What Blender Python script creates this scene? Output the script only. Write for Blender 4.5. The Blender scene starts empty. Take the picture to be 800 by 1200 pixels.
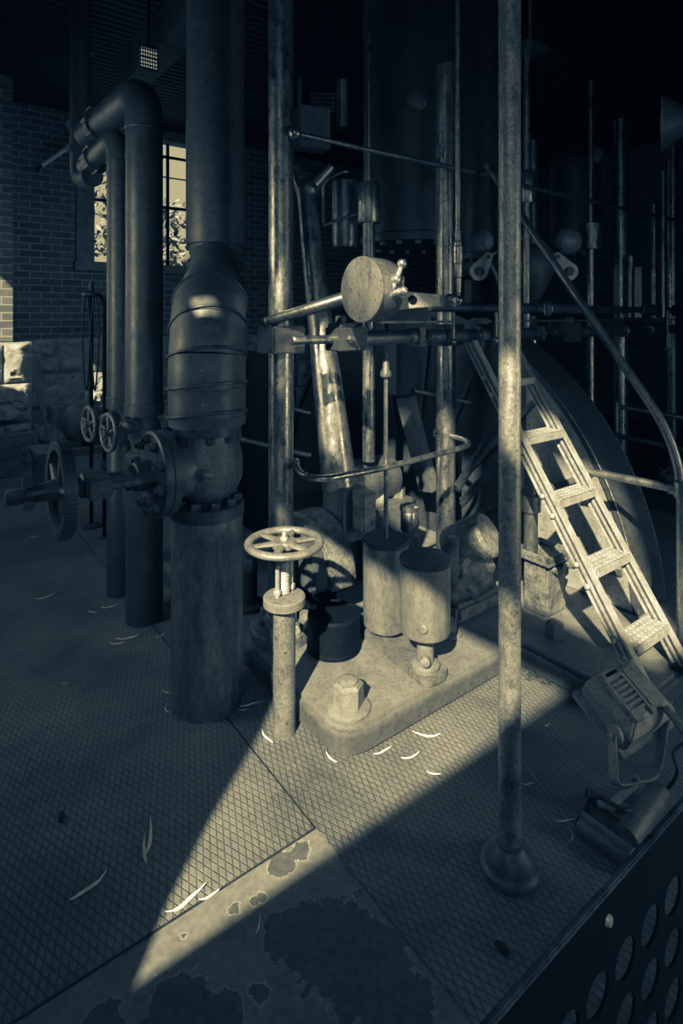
import bpy, bmesh, math, random
from mathutils import Vector, Matrix, noise
from mathutils.geometry import tessellate_polygon

random.seed(7)
scene = bpy.context.scene
COL = scene.collection
F, CX, HY, EYE = 680.0, 400.0, 370.0, 1.6
TH = math.atan2(.602, .798)
UD = Vector((math.cos(TH), math.sin(TH), 0))
VD = Vector((-math.sin(TH), math.cos(TH), 0))
ZD = Vector((0, 0, 1))


def W(u, v, z=0.0):
    return UD * u + VD * v + ZD * z


def D(px, py, d):
    """point seen at (px,py) of the photograph standing d metres away"""
    return Vector(((px - CX) / F * d, d, EYE - (py - HY) / F * d))


def G(px, py, z=0.0):
    """point seen at (px,py) lying on the level z"""
    return D(px, py, (EYE - z) * F / (py - HY))


# ------------------------------------------------------------------ mesh tools
class MB:
    def __init__(s):
        s.bm = bmesh.new()

    def loft(s, rings, cap=True, closed=False):
        vr = [[s.bm.verts.new(p) for p in r] for r in rings]
        n = len(vr[0])
        m = len(vr)
        for i in range(m if closed else m - 1):
            a, b = vr[i], vr[(i + 1) % m]
            for k in range(n):
                s.bm.faces.new((a[k], a[(k + 1) % n], b[(k + 1) % n], b[k]))
        if cap and not closed:
            s.bm.faces.new(list(reversed(vr[0])))
            s.bm.faces.new(vr[-1])
        return s

    def tube(s, pts, r, seg=16, cap=True, flat=1.0):
        pts = [Vector(p) for p in pts]
        rr = r if isinstance(r, (list, tuple)) else [r] * len(pts)
        t0 = (pts[1] - pts[0]).normalized()
        ref = ZD if abs(t0.z) < .9 else Vector((1, 0, 0))
        x = t0.cross(ref).normalized()
        rings = []
        for i, p in enumerate(pts):
            if i == 0:
                t = t0
            elif i == len(pts) - 1:
                t = (pts[i] - pts[i - 1]).normalized()
            else:
                t = ((pts[i + 1] - pts[i]).normalized() + (pts[i] - pts[i - 1]).normalized()).normalized()
            x = (x - t * x.dot(t)).normalized()
            y = t.cross(x)
            rings.append([p + (x * math.cos(2 * math.pi * k / seg) + y * flat * math.sin(2 * math.pi * k / seg)) * rr[i]
                          for k in range(seg)])
        return s.loft(rings, cap)

    def lathe(s, prof, o, axis=ZD, seg=32, cap=True, closed=False):
        o = Vector(o)
        axis = Vector(axis).normalized()
        ref = UD if abs(axis.z) > .7 else ZD
        x = axis.cross(ref).normalized()
        y = axis.cross(x)
        rings = [[o + axis * h + (x * math.cos(2 * math.pi * k / seg) + y * math.sin(2 * math.pi * k / seg)) * max(r, 1e-4)
                  for k in range(seg)] for r, h in prof]
        return s.loft(rings, cap, closed)

    def hexnut(s, o, axis, r, h):
        return s.lathe([(r, 0), (r, h * .82), (r * .86, h)], o, axis, 6)

    def torus(s, o, axis, R, r, seg=40, mseg=12, flat=1.0):
        prof = [(R + r * math.cos(2 * math.pi * k / mseg), flat * r * math.sin(2 * math.pi * k / mseg)) for k in range(mseg)]
        return s.lathe(prof, o, axis, seg, closed=True)

    def ball(s, o, r, axis=ZD, seg=28, n=14, stretch=1.0):
        prof = [(r * math.sin(math.pi * k / n), -r * stretch * math.cos(math.pi * k / n)) for k in range(n + 1)]
        return s.lathe(prof, o, axis, seg)

    def box(s, c, ex, ey, ez):
        c, ex, ey, ez = Vector(c), Vector(ex), Vector(ey), Vector(ez)
        lo = [c - ex - ey - ez, c + ex - ey - ez, c + ex + ey - ez, c - ex + ey - ez]
        return s.loft([lo, [p + ez * 2 for p in lo]])

    def ubox(s, u0, u1, v0, v1, z0, z1):
        return s.box(W((u0 + u1) / 2, (v0 + v1) / 2, (z0 + z1) / 2), UD * (u1 - u0) / 2, VD * (v1 - v0) / 2, ZD * (z1 - z0) / 2)

    def bar(s, a, b, w, h, up=ZD):
        a, b = Vector(a), Vector(b)
        t = (b - a).normalized()
        up = Vector(up)
        sd = t.cross(up).normalized()
        up = sd.cross(t)
        return s.box((a + b) / 2, (b - a) / 2, sd * w / 2, up * h / 2)

    def prism(s, poly, vec):
        vec = Vector(vec)
        return s.loft([[Vector(p) for p in poly], [Vector(p) + vec for p in poly]])

    def build(s, name, mat, parent=None, bevel=0.0, origin=None, smooth=35, rot=False):
        bm = s.bm
        bmesh.ops.recalc_face_normals(bm, faces=bm.faces)
        if bevel:
            ed = [e for e in bm.edges if len(e.link_faces) == 2 and e.calc_face_angle(0) > .6]
            bmesh.ops.bevel(bm, geom=ed, offset=bevel, segments=2, affect='EDGES', clamp_overlap=True)
        if parent is not None:
            o0 = ORG[parent.name]
        elif origin is not None:
            o0 = Vector(origin)
        else:
            vs = [v.co for v in bm.verts]
            o0 = Vector((sum(v.x for v in vs) / len(vs), sum(v.y for v in vs) / len(vs), min(v.z for v in vs)))
        M = Matrix.Translation(-o0)
        if rot:
            M = Matrix.Rotation(-TH, 4, 'Z') @ M
        bm.transform(M)
        me = bpy.data.meshes.new(name)
        bm.to_mesh(me)
        bm.free()
        me.shade_smooth()
        me.set_sharp_from_angle(angle=math.radians(smooth))
        if mat is not None:
            me.materials.append(mat)
        ob = bpy.data.objects.new(name, me)
        COL.objects.link(ob)
        if parent is not None:
            ob.parent = parent
        else:
            ob.location = o0
            if rot:
                ob.rotation_euler.z = TH
        ORG[ob.name] = o0.copy()
        return ob


ORG = {}


def tag(o, label, cat, group=None, kind=None):
    o['label'] = label
    o['category'] = cat
    if group:
        o['group'] = group
    if kind:
        o['kind'] = kind
    return o


def thing(name, label, cat, loc, group=None):
    o = bpy.data.objects.new(name, None)
    o.empty_display_size = .05
    COL.objects.link(o)
    o.location = Vector(loc)
    ORG[o.name] = Vector(loc)
    return tag(o, label, cat, group)


def struct(o):
    o['kind'] = 'structure'
    return o


def spline(pts, n=8):
    pts = [Vector(p) for p in pts]
    P = [pts[0] * 2 - pts[1]] + pts + [pts[-1] * 2 - pts[-2]]
    out = []
    for i in range(1, len(P) - 2):
        a, b, c, d = P[i - 1], P[i], P[i + 1], P[i + 2]
        for k in range(n):
            t = k / n
            out.append(.5 * ((2 * b) + (c - a) * t + (2 * a - 5 * b + 4 * c - d) * t * t + (3 * b - a - 3 * c + d) * t ** 3))
    out.append(pts[-1])
    return out


def fillet(pts, r, n=8):
    pts = [Vector(p) for p in pts]
    out = [pts[0]]
    for i in range(1, len(pts) - 1):
        a, b, c = pts[i - 1], pts[i], pts[i + 1]
        u, v = (a - b), (c - b)
        rr = min(r, u.length * .49, v.length * .49)
        p, q = b + u.normalized() * rr, b + v.normalized() * rr
        for k in range(n + 1):
            t = k / n
            out.append(p * (1 - t) ** 2 + b * 2 * t * (1 - t) + q * t * t)
    out.append(pts[-1])
    return out


# ------------------------------------------------------------------ materials
class N:
    def __init__(s, name):
        s.m = bpy.data.materials.new(name)
        s.m.use_nodes = True
        s.t = s.m.node_tree
        s.b = s.t.nodes['Principled BSDF']

    def n(s, typ, **kw):
        nd = s.t.nodes.new(typ)
        for k, v in kw.items():
            if k.startswith('i_'):
                key = k[2:].replace('_', ' ')
                nd.inputs[key].default_value = v
            else:
                setattr(nd, k, v)
        return nd

    def l(s, a, b):
        s.t.links.new(a, b)

    def math(s, op, a, b=None, c=None):
        nd = s.t.nodes.new('ShaderNodeMath')
        nd.operation = op
        for i, x in enumerate((a, b, c)):
            if x is None:
                continue
            if isinstance(x, (int, float)):
                nd.inputs[i].default_value = x
            else:
                s.l(x, nd.inputs[i])
        return nd.outputs[0]

    def ramp(s, fac, stops):
        r = s.t.nodes.new('ShaderNodeValToRGB')
        el = r.color_ramp.elements
        while len(el) < len(stops):
            el.new(.5)
        for e, (p, c) in zip(el, stops):
            e.position = p
            e.color = (c, c, c, 1) if isinstance(c, (int, float)) else (*c, 1)
        s.l(fac, r.inputs[0])
        return r.outputs[0]

    def noise(s, scale, detail=5, rough=.6, vec=None):
        nd = s.n('ShaderNodeTexNoise')
        nd.inputs['Scale'].default_value = scale
        nd.inputs['Detail'].default_value = detail
        nd.inputs['Roughness'].default_value = rough
        if vec is not None:
            s.l(vec, nd.inputs['Vector'])
        return nd.outputs[0]

    def obj(s):
        return s.n('ShaderNodeTexCoord').outputs['Object']

    def geo(s):
        return s.n('ShaderNodeNewGeometry').outputs['Position']

    def scl(s, vec, x, y, z):
        m = s.n('ShaderNodeMapping')
        m.inputs['Scale'].default_value = (x, y, z)
        s.l(vec, m.inputs['Vector'])
        return m.outputs[0]

    def bump(s, h, strength=.4, dist=.01):
        b = s.n('ShaderNodeBump')
        b.inputs['Strength'].default_value = strength
        b.inputs['Distance'].default_value = dist
        s.l(h, b.inputs['Height'])
        s.l(b.outputs[0], s.b.inputs['Normal'])

    def set(s, **kw):
        for k, v in kw.items():
            s.b.inputs[k.replace('_', ' ')].default_value = v


def metal(name, lo, hi, rlo, rhi, metallic=1.0, scale=9, streak=1.0, bump=.15, bs=60, bd=.003, grit=.55):
    k = N(name)
    g = k.geo()
    v = k.scl(g, 1, 1, streak)
    n1 = k.noise(scale, 8, .68, v)
    n0 = k.noise(scale * 7, 6, .75, k.scl(g, 1, 1, min(1, streak * 1.6)))
    mixn = k.math('ADD', k.math('MULTIPLY', n1, .58), k.math('MULTIPLY', n0, .42))
    speck = k.ramp(k.noise(150, 3, .6, g), [(.30, 1 - grit), (.46, 1)])
    spots = k.ramp(k.noise(38, 4, .7, g), [(.33, 1 - grit * .8), (.44, 1)])
    mu = k.n('ShaderNodeMix', data_type='RGBA', blend_type='MULTIPLY')
    mu.inputs[0].default_value = 1
    k.l(k.ramp(mixn, [(.36, lo), (.62, hi)]), mu.inputs[6])
    k.l(k.math('MULTIPLY', speck, spots), mu.inputs[7])
    k.l(mu.outputs[2], k.b.inputs['Base Color'])
    n2 = k.noise(scale * 2.3, 5, .6, v)
    r = k.n('ShaderNodeMapRange')
    r.inputs[1].default_value, r.inputs[2].default_value = .3, .7
    r.inputs[3].default_value, r.inputs[4].default_value = rlo, rhi
    k.l(n2, r.inputs[0])
    k.l(r.outputs[0], k.b.inputs['Roughness'])
    k.set(Metallic=metallic)
    if bump:
        k.bump(k.noise(bs, 4, .6, g), bump, bd)
    return k.m


STEEL = metal('polished_steel', .07, .55, .22, .52, .92, 11, .4, .12)
STEELD = metal('dull_steel', .10, .34, .3, .55, .85, 10, .4, .1)
POLE = metal('worn_pole_steel', .12, .50, .38, .62, .75, 16, .55, .35, 120)
IRON = metal('dark_painted_iron', .035, .085, .34, .55, .25, 7, 1, .22, 45, .004)
IRON2 = metal('worn_painted_iron', .05, .16, .36, .6, .3, 6, .3, .25, 50, .004)
IRONS = metal('oily_steel_bar', .05, .16, .25, .5, .8, 10, .6, .1)
PIPEM = metal('rubbed_pipe_iron', .05, .26, .34, .52, .55, 9, .22, .25, 50, .004, .35)
TIND = metal('worn_dark_plate', .09, .20, .45, .65, .3, 9, .4, .2, 60)
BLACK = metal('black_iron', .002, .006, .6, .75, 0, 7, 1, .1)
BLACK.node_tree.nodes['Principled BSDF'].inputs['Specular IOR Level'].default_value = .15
CAST = metal('greasy_cast_iron', .04, .30, .35, .7, .3, 12, 1, .8, 30, .012)
BEDM = metal('dusty_cast_bed', .10, .21, .55, .75, .05, 9, 1, .4, 160, .003, .4)
BEDD = metal('dark_sided_cast_bed', .10, .21, .55, .75, .05, 9, 1, .4, 160, .003, .4)  # cast bed colour that darkens from the top edge down the sides
_t = BEDD.node_tree
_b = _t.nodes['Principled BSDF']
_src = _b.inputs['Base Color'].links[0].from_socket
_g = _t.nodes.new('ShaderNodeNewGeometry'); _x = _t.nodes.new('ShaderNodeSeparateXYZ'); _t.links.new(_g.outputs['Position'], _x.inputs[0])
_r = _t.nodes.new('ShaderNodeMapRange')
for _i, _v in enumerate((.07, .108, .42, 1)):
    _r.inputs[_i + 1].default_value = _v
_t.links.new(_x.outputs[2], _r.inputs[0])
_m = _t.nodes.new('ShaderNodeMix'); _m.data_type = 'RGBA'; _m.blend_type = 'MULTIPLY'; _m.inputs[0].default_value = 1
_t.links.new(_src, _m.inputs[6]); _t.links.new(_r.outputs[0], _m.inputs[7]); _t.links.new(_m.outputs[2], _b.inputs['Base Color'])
RUSTY = metal('rusty_pillar', .05, .21, .5, .75, .2, 14, .6, .5, 70, .004, .6)
PLATE = metal('scuffed_plate', .2, .46, .45, .65, .4, 6, .4, .25, 60)
FACE = metal('brushed_face', .09, .30, .42, .62, .7, 13, .3, .12, 60)
TIN = metal('oxidised_tin', .11, .29, .4, .62, .45, 10, .25, .12, 90, .003, .28)
BRASS = metal('bright_brass', .3, .62, .25, .45, .85, 20, 1, .1)
ALU = metal('scuffed_aluminium', .24, .56, .4, .6, .35, 18, .6, .15, 120, .003, .4)
LAGG = metal('painted_lagging', .055, .13, .38, .58, .15, 8, 1, .22, 30, .005)
LAMPM = metal('dusty_lamp_casing', .17, .34, .5, .7, .15, 20, 1, .2, 90)
RUBBER = metal('black_rubber', .012, .03, .45, .7, 0, 12, 1, .2)
WOOD = metal('weathered_timber', .07, .17, .6, .8, 0, 8, 1, .4, 30, .006)
CEILM = N('corrugated_ceiling')
_o = CEILM.obj()
_w = CEILM.n('ShaderNodeTexWave', bands_direction='Y')
_w.inputs['Scale'].default_value = 3.2
CEILM.l(_o, _w.inputs['Vector'])
CEILM.l(CEILM.ramp(_w.outputs[1], [(0, .005), (1, .018)]), CEILM.b.inputs['Base Color'])
CEILM.bump(_w.outputs[1], .8, .03)
CEILM.set(Roughness=.7)
CEILM = CEILM.m

# chequer plate: diamonds made of two families of grooves
k = N('diamond_tread_plate')
o = k.obj()
sx = k.n('ShaderNodeSeparateXYZ')
k.l(o, sx.inputs[0])
cellw, celll = .0222, .054
uu = k.math('DIVIDE', sx.outputs[0], cellw)
vv = k.math('DIVIDE', sx.outputs[1], celll)
lines = []
for sgn in ('ADD', 'SUBTRACT'):
    fr = k.math('FRACT', k.math(sgn, uu, vv))
    dd = k.math('ABSOLUTE', k.math('SUBTRACT', fr, .5))
    r = k.n('ShaderNodeMapRange')
    r.interpolation_type = 'SMOOTHSTEP'
    r.inputs[1].default_value, r.inputs[2].default_value = .37, .48
    k.l(dd, r.inputs[0])
    lines.append(r.outputs[0])
groove = k.math('MAXIMUM', *lines)
big = k.noise(2.2, 6, .65, o)
fine = k.noise(70, 4, .6, o)
base = k.ramp(k.math('ADD', k.math('MULTIPLY', big, .7), k.math('MULTIPLY', fine, .3)), [(.36, .085), (.64, .21)])
mx = k.n('ShaderNodeMix', data_type='RGBA', blend_type='MULTIPLY')
k.l(k.math('MULTIPLY', groove, k.ramp(k.noise(9, 5, .6, o), [(.3, .35), (.7, .75)])), mx.inputs[0])
k.l(base, mx.inputs[6])
mx.inputs[7].default_value = (.12, .12, .12, 1)
k.l(mx.outputs[2], k.b.inputs['Base Color'])
k.l(k.ramp(fine, [(.3, .5), (.7, .72)]), k.b.inputs['Roughness'])
k.bump(k.math('ADD', k.math('SUBTRACT', 1.0, groove), k.math('MULTIPLY', fine, .15)), .55, .004)
k.set(Metallic=.1)
TREAD = k.m

k = N('flaking_painted_concrete')
o = k.obj()
wob = k.math('SUBTRACT', k.math('ADD', k.math('MULTIPLY', k.noise(6, 7, .7, o), 1.5), k.math('MULTIPLY', k.noise(26, 5, .65, o), .6)), 1.05)
dist = None
for (px_, py_, r_) in ((385, 1105, .125), (430, 1135, .12), (335, 1090, .06), (460, 1175, .10), (330, 1010, .038), (352, 996, .03), (275, 1065, .022), (298, 1055, .014), (306, 1050, .012),
                      (205, 1178, .075), (255, 1190, .05), (305, 1162, .02), (420, 1045, .015), (440, 1110, .04), (120, 1205, .05), (215, 1095, .01)):
    cpt = G(px_, py_)
    vd_ = k.n('ShaderNodeVectorMath', operation='DISTANCE')
    k.l(o, vd_.inputs[0])
    vd_.inputs[1].default_value = (cpt.dot(UD), cpt.dot(VD), 0)
    q_ = k.math('SUBTRACT', k.math('SUBTRACT', vd_.outputs['Value'], r_), k.math('MULTIPLY', wob, r_ * 1.3 + .03))
    dist = q_ if dist is None else k.math('MINIMUM', dist, q_)
mask = k.math('LESS_THAN', dist, 0)
rim = k.math('MULTIPLY', k.math('LESS_THAN', dist, .004), k.math('GREATER_THAN', dist, 0))
fine = k.noise(55, 5, .65, o)
base = k.ramp(k.math('ADD', k.math('MULTIPLY', fine, .5), k.math('MULTIPLY', k.noise(6, 6, .7, o), .5)), [(.36, .10), (.64, .2)])
mx = k.n('ShaderNodeMix', data_type='RGBA', blend_type='MIX')
k.l(mask, mx.inputs[0])
k.l(base, mx.inputs[6])
k.l(k.ramp(fine, [(.3, .05), (.7, .105)]), mx.inputs[7])
mx2 = k.n('ShaderNodeMix', data_type='RGBA', blend_type='MIX')
k.l(k.math('MULTIPLY', rim, .6), mx2.inputs[0])
k.l(mx.outputs[2], mx2.inputs[6])
mx2.inputs[7].default_value = (.32, .32, .32, 1)
k.l(mx2.outputs[2], k.b.inputs['Base Color'])
k.bump(k.math('SUBTRACT', k.math('MULTIPLY', fine, .3), mask), .5, .004)
k.set(Roughness=.65)
CONC = k.m

k = N('old_brickwork')
o = k.obj()
sx = k.n('ShaderNodeSeparateXYZ')
k.l(o, sx.inputs[0])
cb = k.n('ShaderNodeCombineXYZ')
k.l(k.math('ADD', sx.outputs[0], sx.outputs[1]), cb.inputs[0])
k.l(sx.outputs[2], cb.inputs[1])
br = k.n('ShaderNodeTexBrick')
br.inputs['Scale'].default_value = 1
br.inputs['Brick Width'].default_value = .24
br.inputs['Row Height'].default_value = .086
br.inputs['Mortar Size'].default_value = .008
br.inputs['Color1'].default_value = (.07, .07, .07, 1)
br.inputs['Color2'].default_value = (.12, .12, .12, 1)
br.inputs['Mortar'].default_value = (.24, .24, .24, 1)
k.l(cb.outputs[0], br.inputs['Vector'])
nz = k.noise(14, 5, .6, o)
mx = k.n('ShaderNodeMix', data_type='RGBA', blend_type='MULTIPLY')
mx.inputs[0].default_value = .6
k.l(br.outputs[0], mx.inputs[6])
k.l(k.ramp(nz, [(.3, .55), (.7, 1)]), mx.inputs[7])
k.l(mx.outputs[2], k.b.inputs['Base Color'])
k.bump(k.math('SUBTRACT', k.math('MULTIPLY', nz, .4), br.outputs[1]), .6, .012)
k.set(Roughness=.85)
BRICK = k.m

k = N('rough_bluestone')
g = k.geo()
nz = k.noise(5, 8, .7, g)
k.l(k.ramp(nz, [(.3, .16), (.7, .42)]), k.b.inputs['Base Color'])
k.bump(k.noise(22, 6, .7, g), .9, .03)
k.set(Roughness=.9)
STONE = k.m

k = N('plain_plaster')
k.l(k.ramp(k.noise(6, 4, .5, k.geo()), [(.3, .05), (.7, .08)]), k.b.inputs['Base Color'])
k.set(Roughness=.9)
PLASTER = k.m

LEAF2 = metal('pale_bare_timber', .45, .7, .6, .8, 0, 20, 1, .1)
k = N('dry_leaf')
k.l(k.ramp(k.noise(60, 3, .5, k.geo()), [(.3, .40), (.7, .68)]), k.b.inputs['Base Color'])
k.set(Roughness=.7)
LEAF = k.m

k = N('garden_foliage')
k.l(k.ramp(k.noise(7, 5, .7, k.geo()), [(.35, .05), (.65, .32)]), k.b.inputs['Base Color'])
k.set(Roughness=.7)
BUSH = k.m

k = N('window_glass')
k.set(Base_Color=(.9, .9, .85, 1), Roughness=.03, Transmission_Weight=1.0, IOR=1.02)
GLASS = k.m

k = N('glowing_vent_pane')
k.set(Base_Color=(.6, .58, .5, 1), Roughness=.5, Emission_Color=(1, .95, .78, 1), Emission_Strength=.28)  # emission added to the pane in place of daylight behind the grille
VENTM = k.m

# ------------------------------------------------------------------ camera
cam = bpy.data.cameras.new('camera')
cam.sensor_fit = 'HORIZONTAL'
cam.sensor_width = 36
cam.lens = 36 * F / 800
cam.shift_y = -(600 - HY) / 800
cam.clip_start = .05
co = bpy.data.objects.new('camera', cam)
co.location = (0, 0, EYE)
co.rotation_euler = (math.pi / 2, 0, 0)
COL.objects.link(co)
scene.camera = co

# ------------------------------------------------------------------ setting
CEIL, VB, UL = 4.2, 8.0, -0.6
m = MB(); m.ubox(UL, 9.2, -2.6, VB + .3, -.06, -.004)
struct(m.build('floor', CONC, origin=(0, 0, 0), rot=True))
for u0, u1, v0, v1 in ((UL, 1.0245, 1.500, 5.0), (1.0305, 2.7, -2.55, 1.497), (1.0305, 2.7, 1.50, 5.0), (2.704, 9, -2.55, 5.0)):
    m = MB(); m.ubox(u0, u1, v0, v1, -.0039, 0)
    struct(m.build('floor_plate', TREAD, origin=(0, 0, 0), rot=True, bevel=.0012))
m = MB(); m.ubox(1.0245, 1.0305, 1.4955, 5.0, -.0038, -.0006); struct(m.build('trim_3', RUBBER))
m = MB(); m.ubox(UL, 1.0245, 1.4955, 1.5, -.0038, -.0006); struct(m.build('trim_4', RUBBER))
m = MB(); m.ubox(UL, 9.2, -2.6, VB + .3, CEIL, CEIL + .1)
struct(m.build('ceiling', CEILM, origin=(0, 0, 0), rot=True))

# unseen wall, its openings cut to shape the sunlit patches inside
SD = Vector((.44, .33, -.41))


def back(u0, v0):
    t = (u0 - UL) / SD.x
    return Vector((v0 - SD.y * t, -SD.z * t, 0))


outer = [Vector((-2.6, 0, 0)), Vector((VB + .3, 0, 0)), Vector((VB + .3, CEIL, 0)), Vector((-2.6, CEIL, 0))]
holes = [
    [back(*p) for p in ((.44, 1.405), (2.25, 1.405), (2.21, 1.9), (2.17, 2.88), (1.72, 2.52), (1.40, 2.24), (1.10, 1.965), (.78, 1.72), (.58, 1.55))],
    [back(*p) for p in ((2.66, 1.25), (3.0, 1.3), (3.75, 2.1), (3.75, 2.68), (2.98, 2.15), (2.96, 2.32), (2.78, 2.3), (2.66, 1.95))],
    [back(*p) for p in ((2.7, 2.5), (3.0, 2.55), (3.6, 2.95), (3.6, 3.8), (3.1, 3.7), (2.95, 3.45), (2.7, 3.28))],
    [back(*p) for p in ((2.66, 3.50), (2.74, 3.46), (2.81, 3.57), (2.73, 3.62))],
    [Vector(p + (0,)) for p in ((5.86, 2.3), (6.2, 2.1), (6.35, 3.4), (5.84, 3.3))],
]
polys = [outer] + holes
flat = [p for q in polys for p in q]
m = MB()
vs = [m.bm.verts.new(W(UL, p.x, p.y)) for p in flat]
for t in tessellate_polygon(polys):
    m.bm.faces.new([vs[i] for i in t])
struct(m.build('wall_left_sun_mask', PLASTER))
m = MB(); m.ubox(9.0, 9.2, -2.6, VB + .3, 0, CEIL); struct(m.build('wall_right', PLASTER))
m = MB(); m.ubox(UL, 9.0, -2.6, -2.5, 0, CEIL); struct(m.build('wall_front', PLASTER))
# brick wall with the window in it
WU0, WU1, WZ0, WZ1 = 1.93, 3.55, 2.30, 4.1
m = MB()
m.ubox(UL, WU0, VB, VB + .3, 0, CEIL)
m.ubox(WU1, 9.0, VB, VB + .3, 0, CEIL)
m.ubox(WU0, WU1, VB, VB + .3, 0, WZ0)
m.ubox(WU0, WU1, VB, VB + .3, WZ1, CEIL)
struct(m.build('wall_back', BRICK, origin=(0, 0, 0), rot=True))
m = MB(); m.ubox(UL + .02, .95, 7.2, VB - .005, 1.32, CEIL)
struct(m.build('pillar', BRICK, origin=(0, 0, 0), rot=True))


def stones(name, u0, u1, v, z1, rows, ln, depth):
    m = MB()
    zz = [z1 * i / rows for i in range(rows + 1)]
    for i in range(rows):
        u = u0 - (0 if i % 2 else ln * .4)
        while u < u1:
            a, b = max(u, u0), min(u + ln * random.uniform(.85, 1.15), u1)
            u = b if b > u else u + ln
            if b - a < .05:
                continue
            nx, nz = max(4, int((b - a) / .025)), 17
            g = []
            for kx in range(nx + 1):
                row = []
                for kz in range(nz + 1):
                    s, t = kx / nx, kz / nz
                    e = min(min(s, 1 - s) * (b - a), min(t, 1 - t) * (zz[i + 1] - zz[i]))
                    bul = min(1, e / .05)
                    pu, pz = a + .01 + (b - a - .02) * s, zz[i] + .01 + (zz[i + 1] - zz[i] - .02) * t
                    nn = noise.fractal(Vector((pu * 6 + 3.7, pz * 6 + 1.9, v + 2.3 * i)), .7, 2, 6)
                    off = .015 + bul * (.045 + .06 * nn)
                    row.append(m.bm.verts.new(W(pu, v - max(.004, off), pz)))
                g.append(row)
            for kx in range(nx):
                for kz in range(nz):
                    m.bm.faces.new((g[kx][kz], g[kx + 1][kz], g[kx + 1][kz + 1], g[kx][kz + 1]))
            if b >= u1 - 1e-6:
                break
    m.ubox(u0, u1, v, v + depth, 0, z1)
    return struct(m.build(name, STONE))


stones('trim_1', UL + .02, 1.12, 7.13, 1.31, 3, 1.0, .85)
stones('trim_2', 1.125, 6, 7.97, 1.31, 3, .75, .028)

# window
win = bpy.data.objects.new('window_1', None); COL.objects.link(win)
win.location = W((WU0 + WU1) / 2, VB + .1, WZ0); ORG[win.name] = win.location.copy(); struct(win)
m = MB()
m.ubox(WU0 - .17, WU0 + .05, VB - .06, VB + .18, WZ0 - .04, WZ1 + .09)
m.ubox(WU1 - .05, WU1 + .17, VB - .06, VB + .18, WZ0 - .04, WZ1 + .09)
m.ubox(WU0, WU1, VB - .06, VB + .18, WZ1 - .05, WZ1 + .09)
m.build('window_frame', WOOD, win, .008)
m = MB(); m.ubox(WU0 - .2, WU1 + .2, VB - .12, VB + .2, WZ0 - .12, WZ0); m.build('window_sill', WOOD, win, .01)
m = MB()
for uu_ in (WU0 + .54, 3.007):
    m.ubox(uu_ - .016, uu_ + .016, VB + .08, VB + .13, WZ0, WZ1)
for zz_, hw_ in ((3.14, .018), (3.57, .006), (3.86, .016)):
    m.ubox(WU0, WU1, VB + .085, VB + .125, zz_ - hw_, zz_ + hw_)
m.build('glazing_bars', BLACK, win)
m = MB(); m.ubox(WU0 + .02, WU1 - .02, VB + .10, VB + .108, WZ0, WZ1); m.build('pane', GLASS, win)

# beam, bracket, vent overhead
m = MB(); m.bar(D(152, 88, 4.7), D(152, 88, 4.7) - VD * 3.2, .2, .26)
b = struct(m.build('ceiling_beam', IRON, bevel=.01))
v0 = D(174, 68, 3.75)
t = thing('vent_grille', 'small bright wire vent grille up under the timber beam', 'vent', v0)
m = MB(); m.box(v0, UD * .055, VD * .004, ZD * .06); m.build('vent_pane', VENTM, t)
m = MB()
for i in range(8):
    p = v0 - VD * .008 + UD * (-.055 + .11 * i / 7); m.tube([p - ZD * .08, p + ZD * .08], .0035, 6)
for i in range(7):
    p = v0 - VD * .008 + ZD * (-.075 + .15 * i / 6); m.bar(p - UD * .06, p + UD * .06, .006, .012 if i == 3 else .007)
m.build('vent_bars', BLACK, t)
m = MB(); m.tube([v0 + ZD * .08, Vector((v0.x, v0.y, CEIL))], .01, 8); m.build('hanger', BLACK, t)

# garden outside
m = MB()
for i in range(3600):
    c = W(random.uniform(.5, 5.2), random.uniform(9.6, 10.6), 0)
    h = random.uniform(1.0, (5.2 if c.dot(UD) < 3.0 else 3.35) + random.uniform(0, .35))
    c.z = h
    a = Vector((random.gauss(0, 1), random.gauss(0, 1), random.gauss(0, 1))).normalized()
    bb = a.orthogonal().normalized()
    s_ = random.uniform(.04, .09)
    q = [c + a * s_ * 1.6, c + bb * s_ * .6, c - a * s_ * 1.6, c - bb * s_ * .6]
    m.bm.faces.new([m.bm.verts.new(p) for p in q])
tr = thing('garden_bush', 'sunlit leafy bush in the garden outside the window', 'bush', W(2.8, 10.1, 0))
f_ = m.build('foliage', BUSH, tr)
m = MB()
for i in range(7):
    u_ = .9 + i * .65
    m.tube([W(u_, 10.1, 0), W(u_ + .1, 10.0, 1.2), W(u_ - .05, 10.2, 2.6)], [.06, .045, .02], 8)
m.build('stem', WOOD, tr)
m = MB(); m.ubox(-1, 9, VB + .3, 14, -.08, -.01); struct(m.build('ground', PLASTER))

# ------------------------------------------------------------------ engine bed
BH = .11


def rounded(pts, rad):
    out = []
    n = len(pts)
    for i in range(n):
        a, b, c = (Vector((*pts[i - 1], 0)), Vector((*pts[i], 0)), Vector((*pts[(i + 1) % n], 0)))
        r = rad[i]
        if r <= 0:
            out.append(b); continue
        p, q = b + (a - b).normalized() * r, b + (c - b).normalized() * r
        for k_ in range(9):
            t_ = k_ / 8
            out.append(p * (1 - t_) ** 2 + b * 2 * t_ * (1 - t_) + q * t_ * t_)
    return out


poly = rounded([(1.235, 1.63), (2.24, 1.63), (2.24, 1.08), (4.6, 1.08), (4.6, 4.6), (1.235, 4.6)], [.13, .05, .12, 0, 0, .1])
m = MB(); m.prism([W(p.x, p.y, .0005) for p in poly], (0, 0, BH))
bed = m.build('engine_bed', BEDD, bevel=.016)
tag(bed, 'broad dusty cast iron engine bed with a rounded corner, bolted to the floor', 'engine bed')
BT = BH + .001


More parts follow.
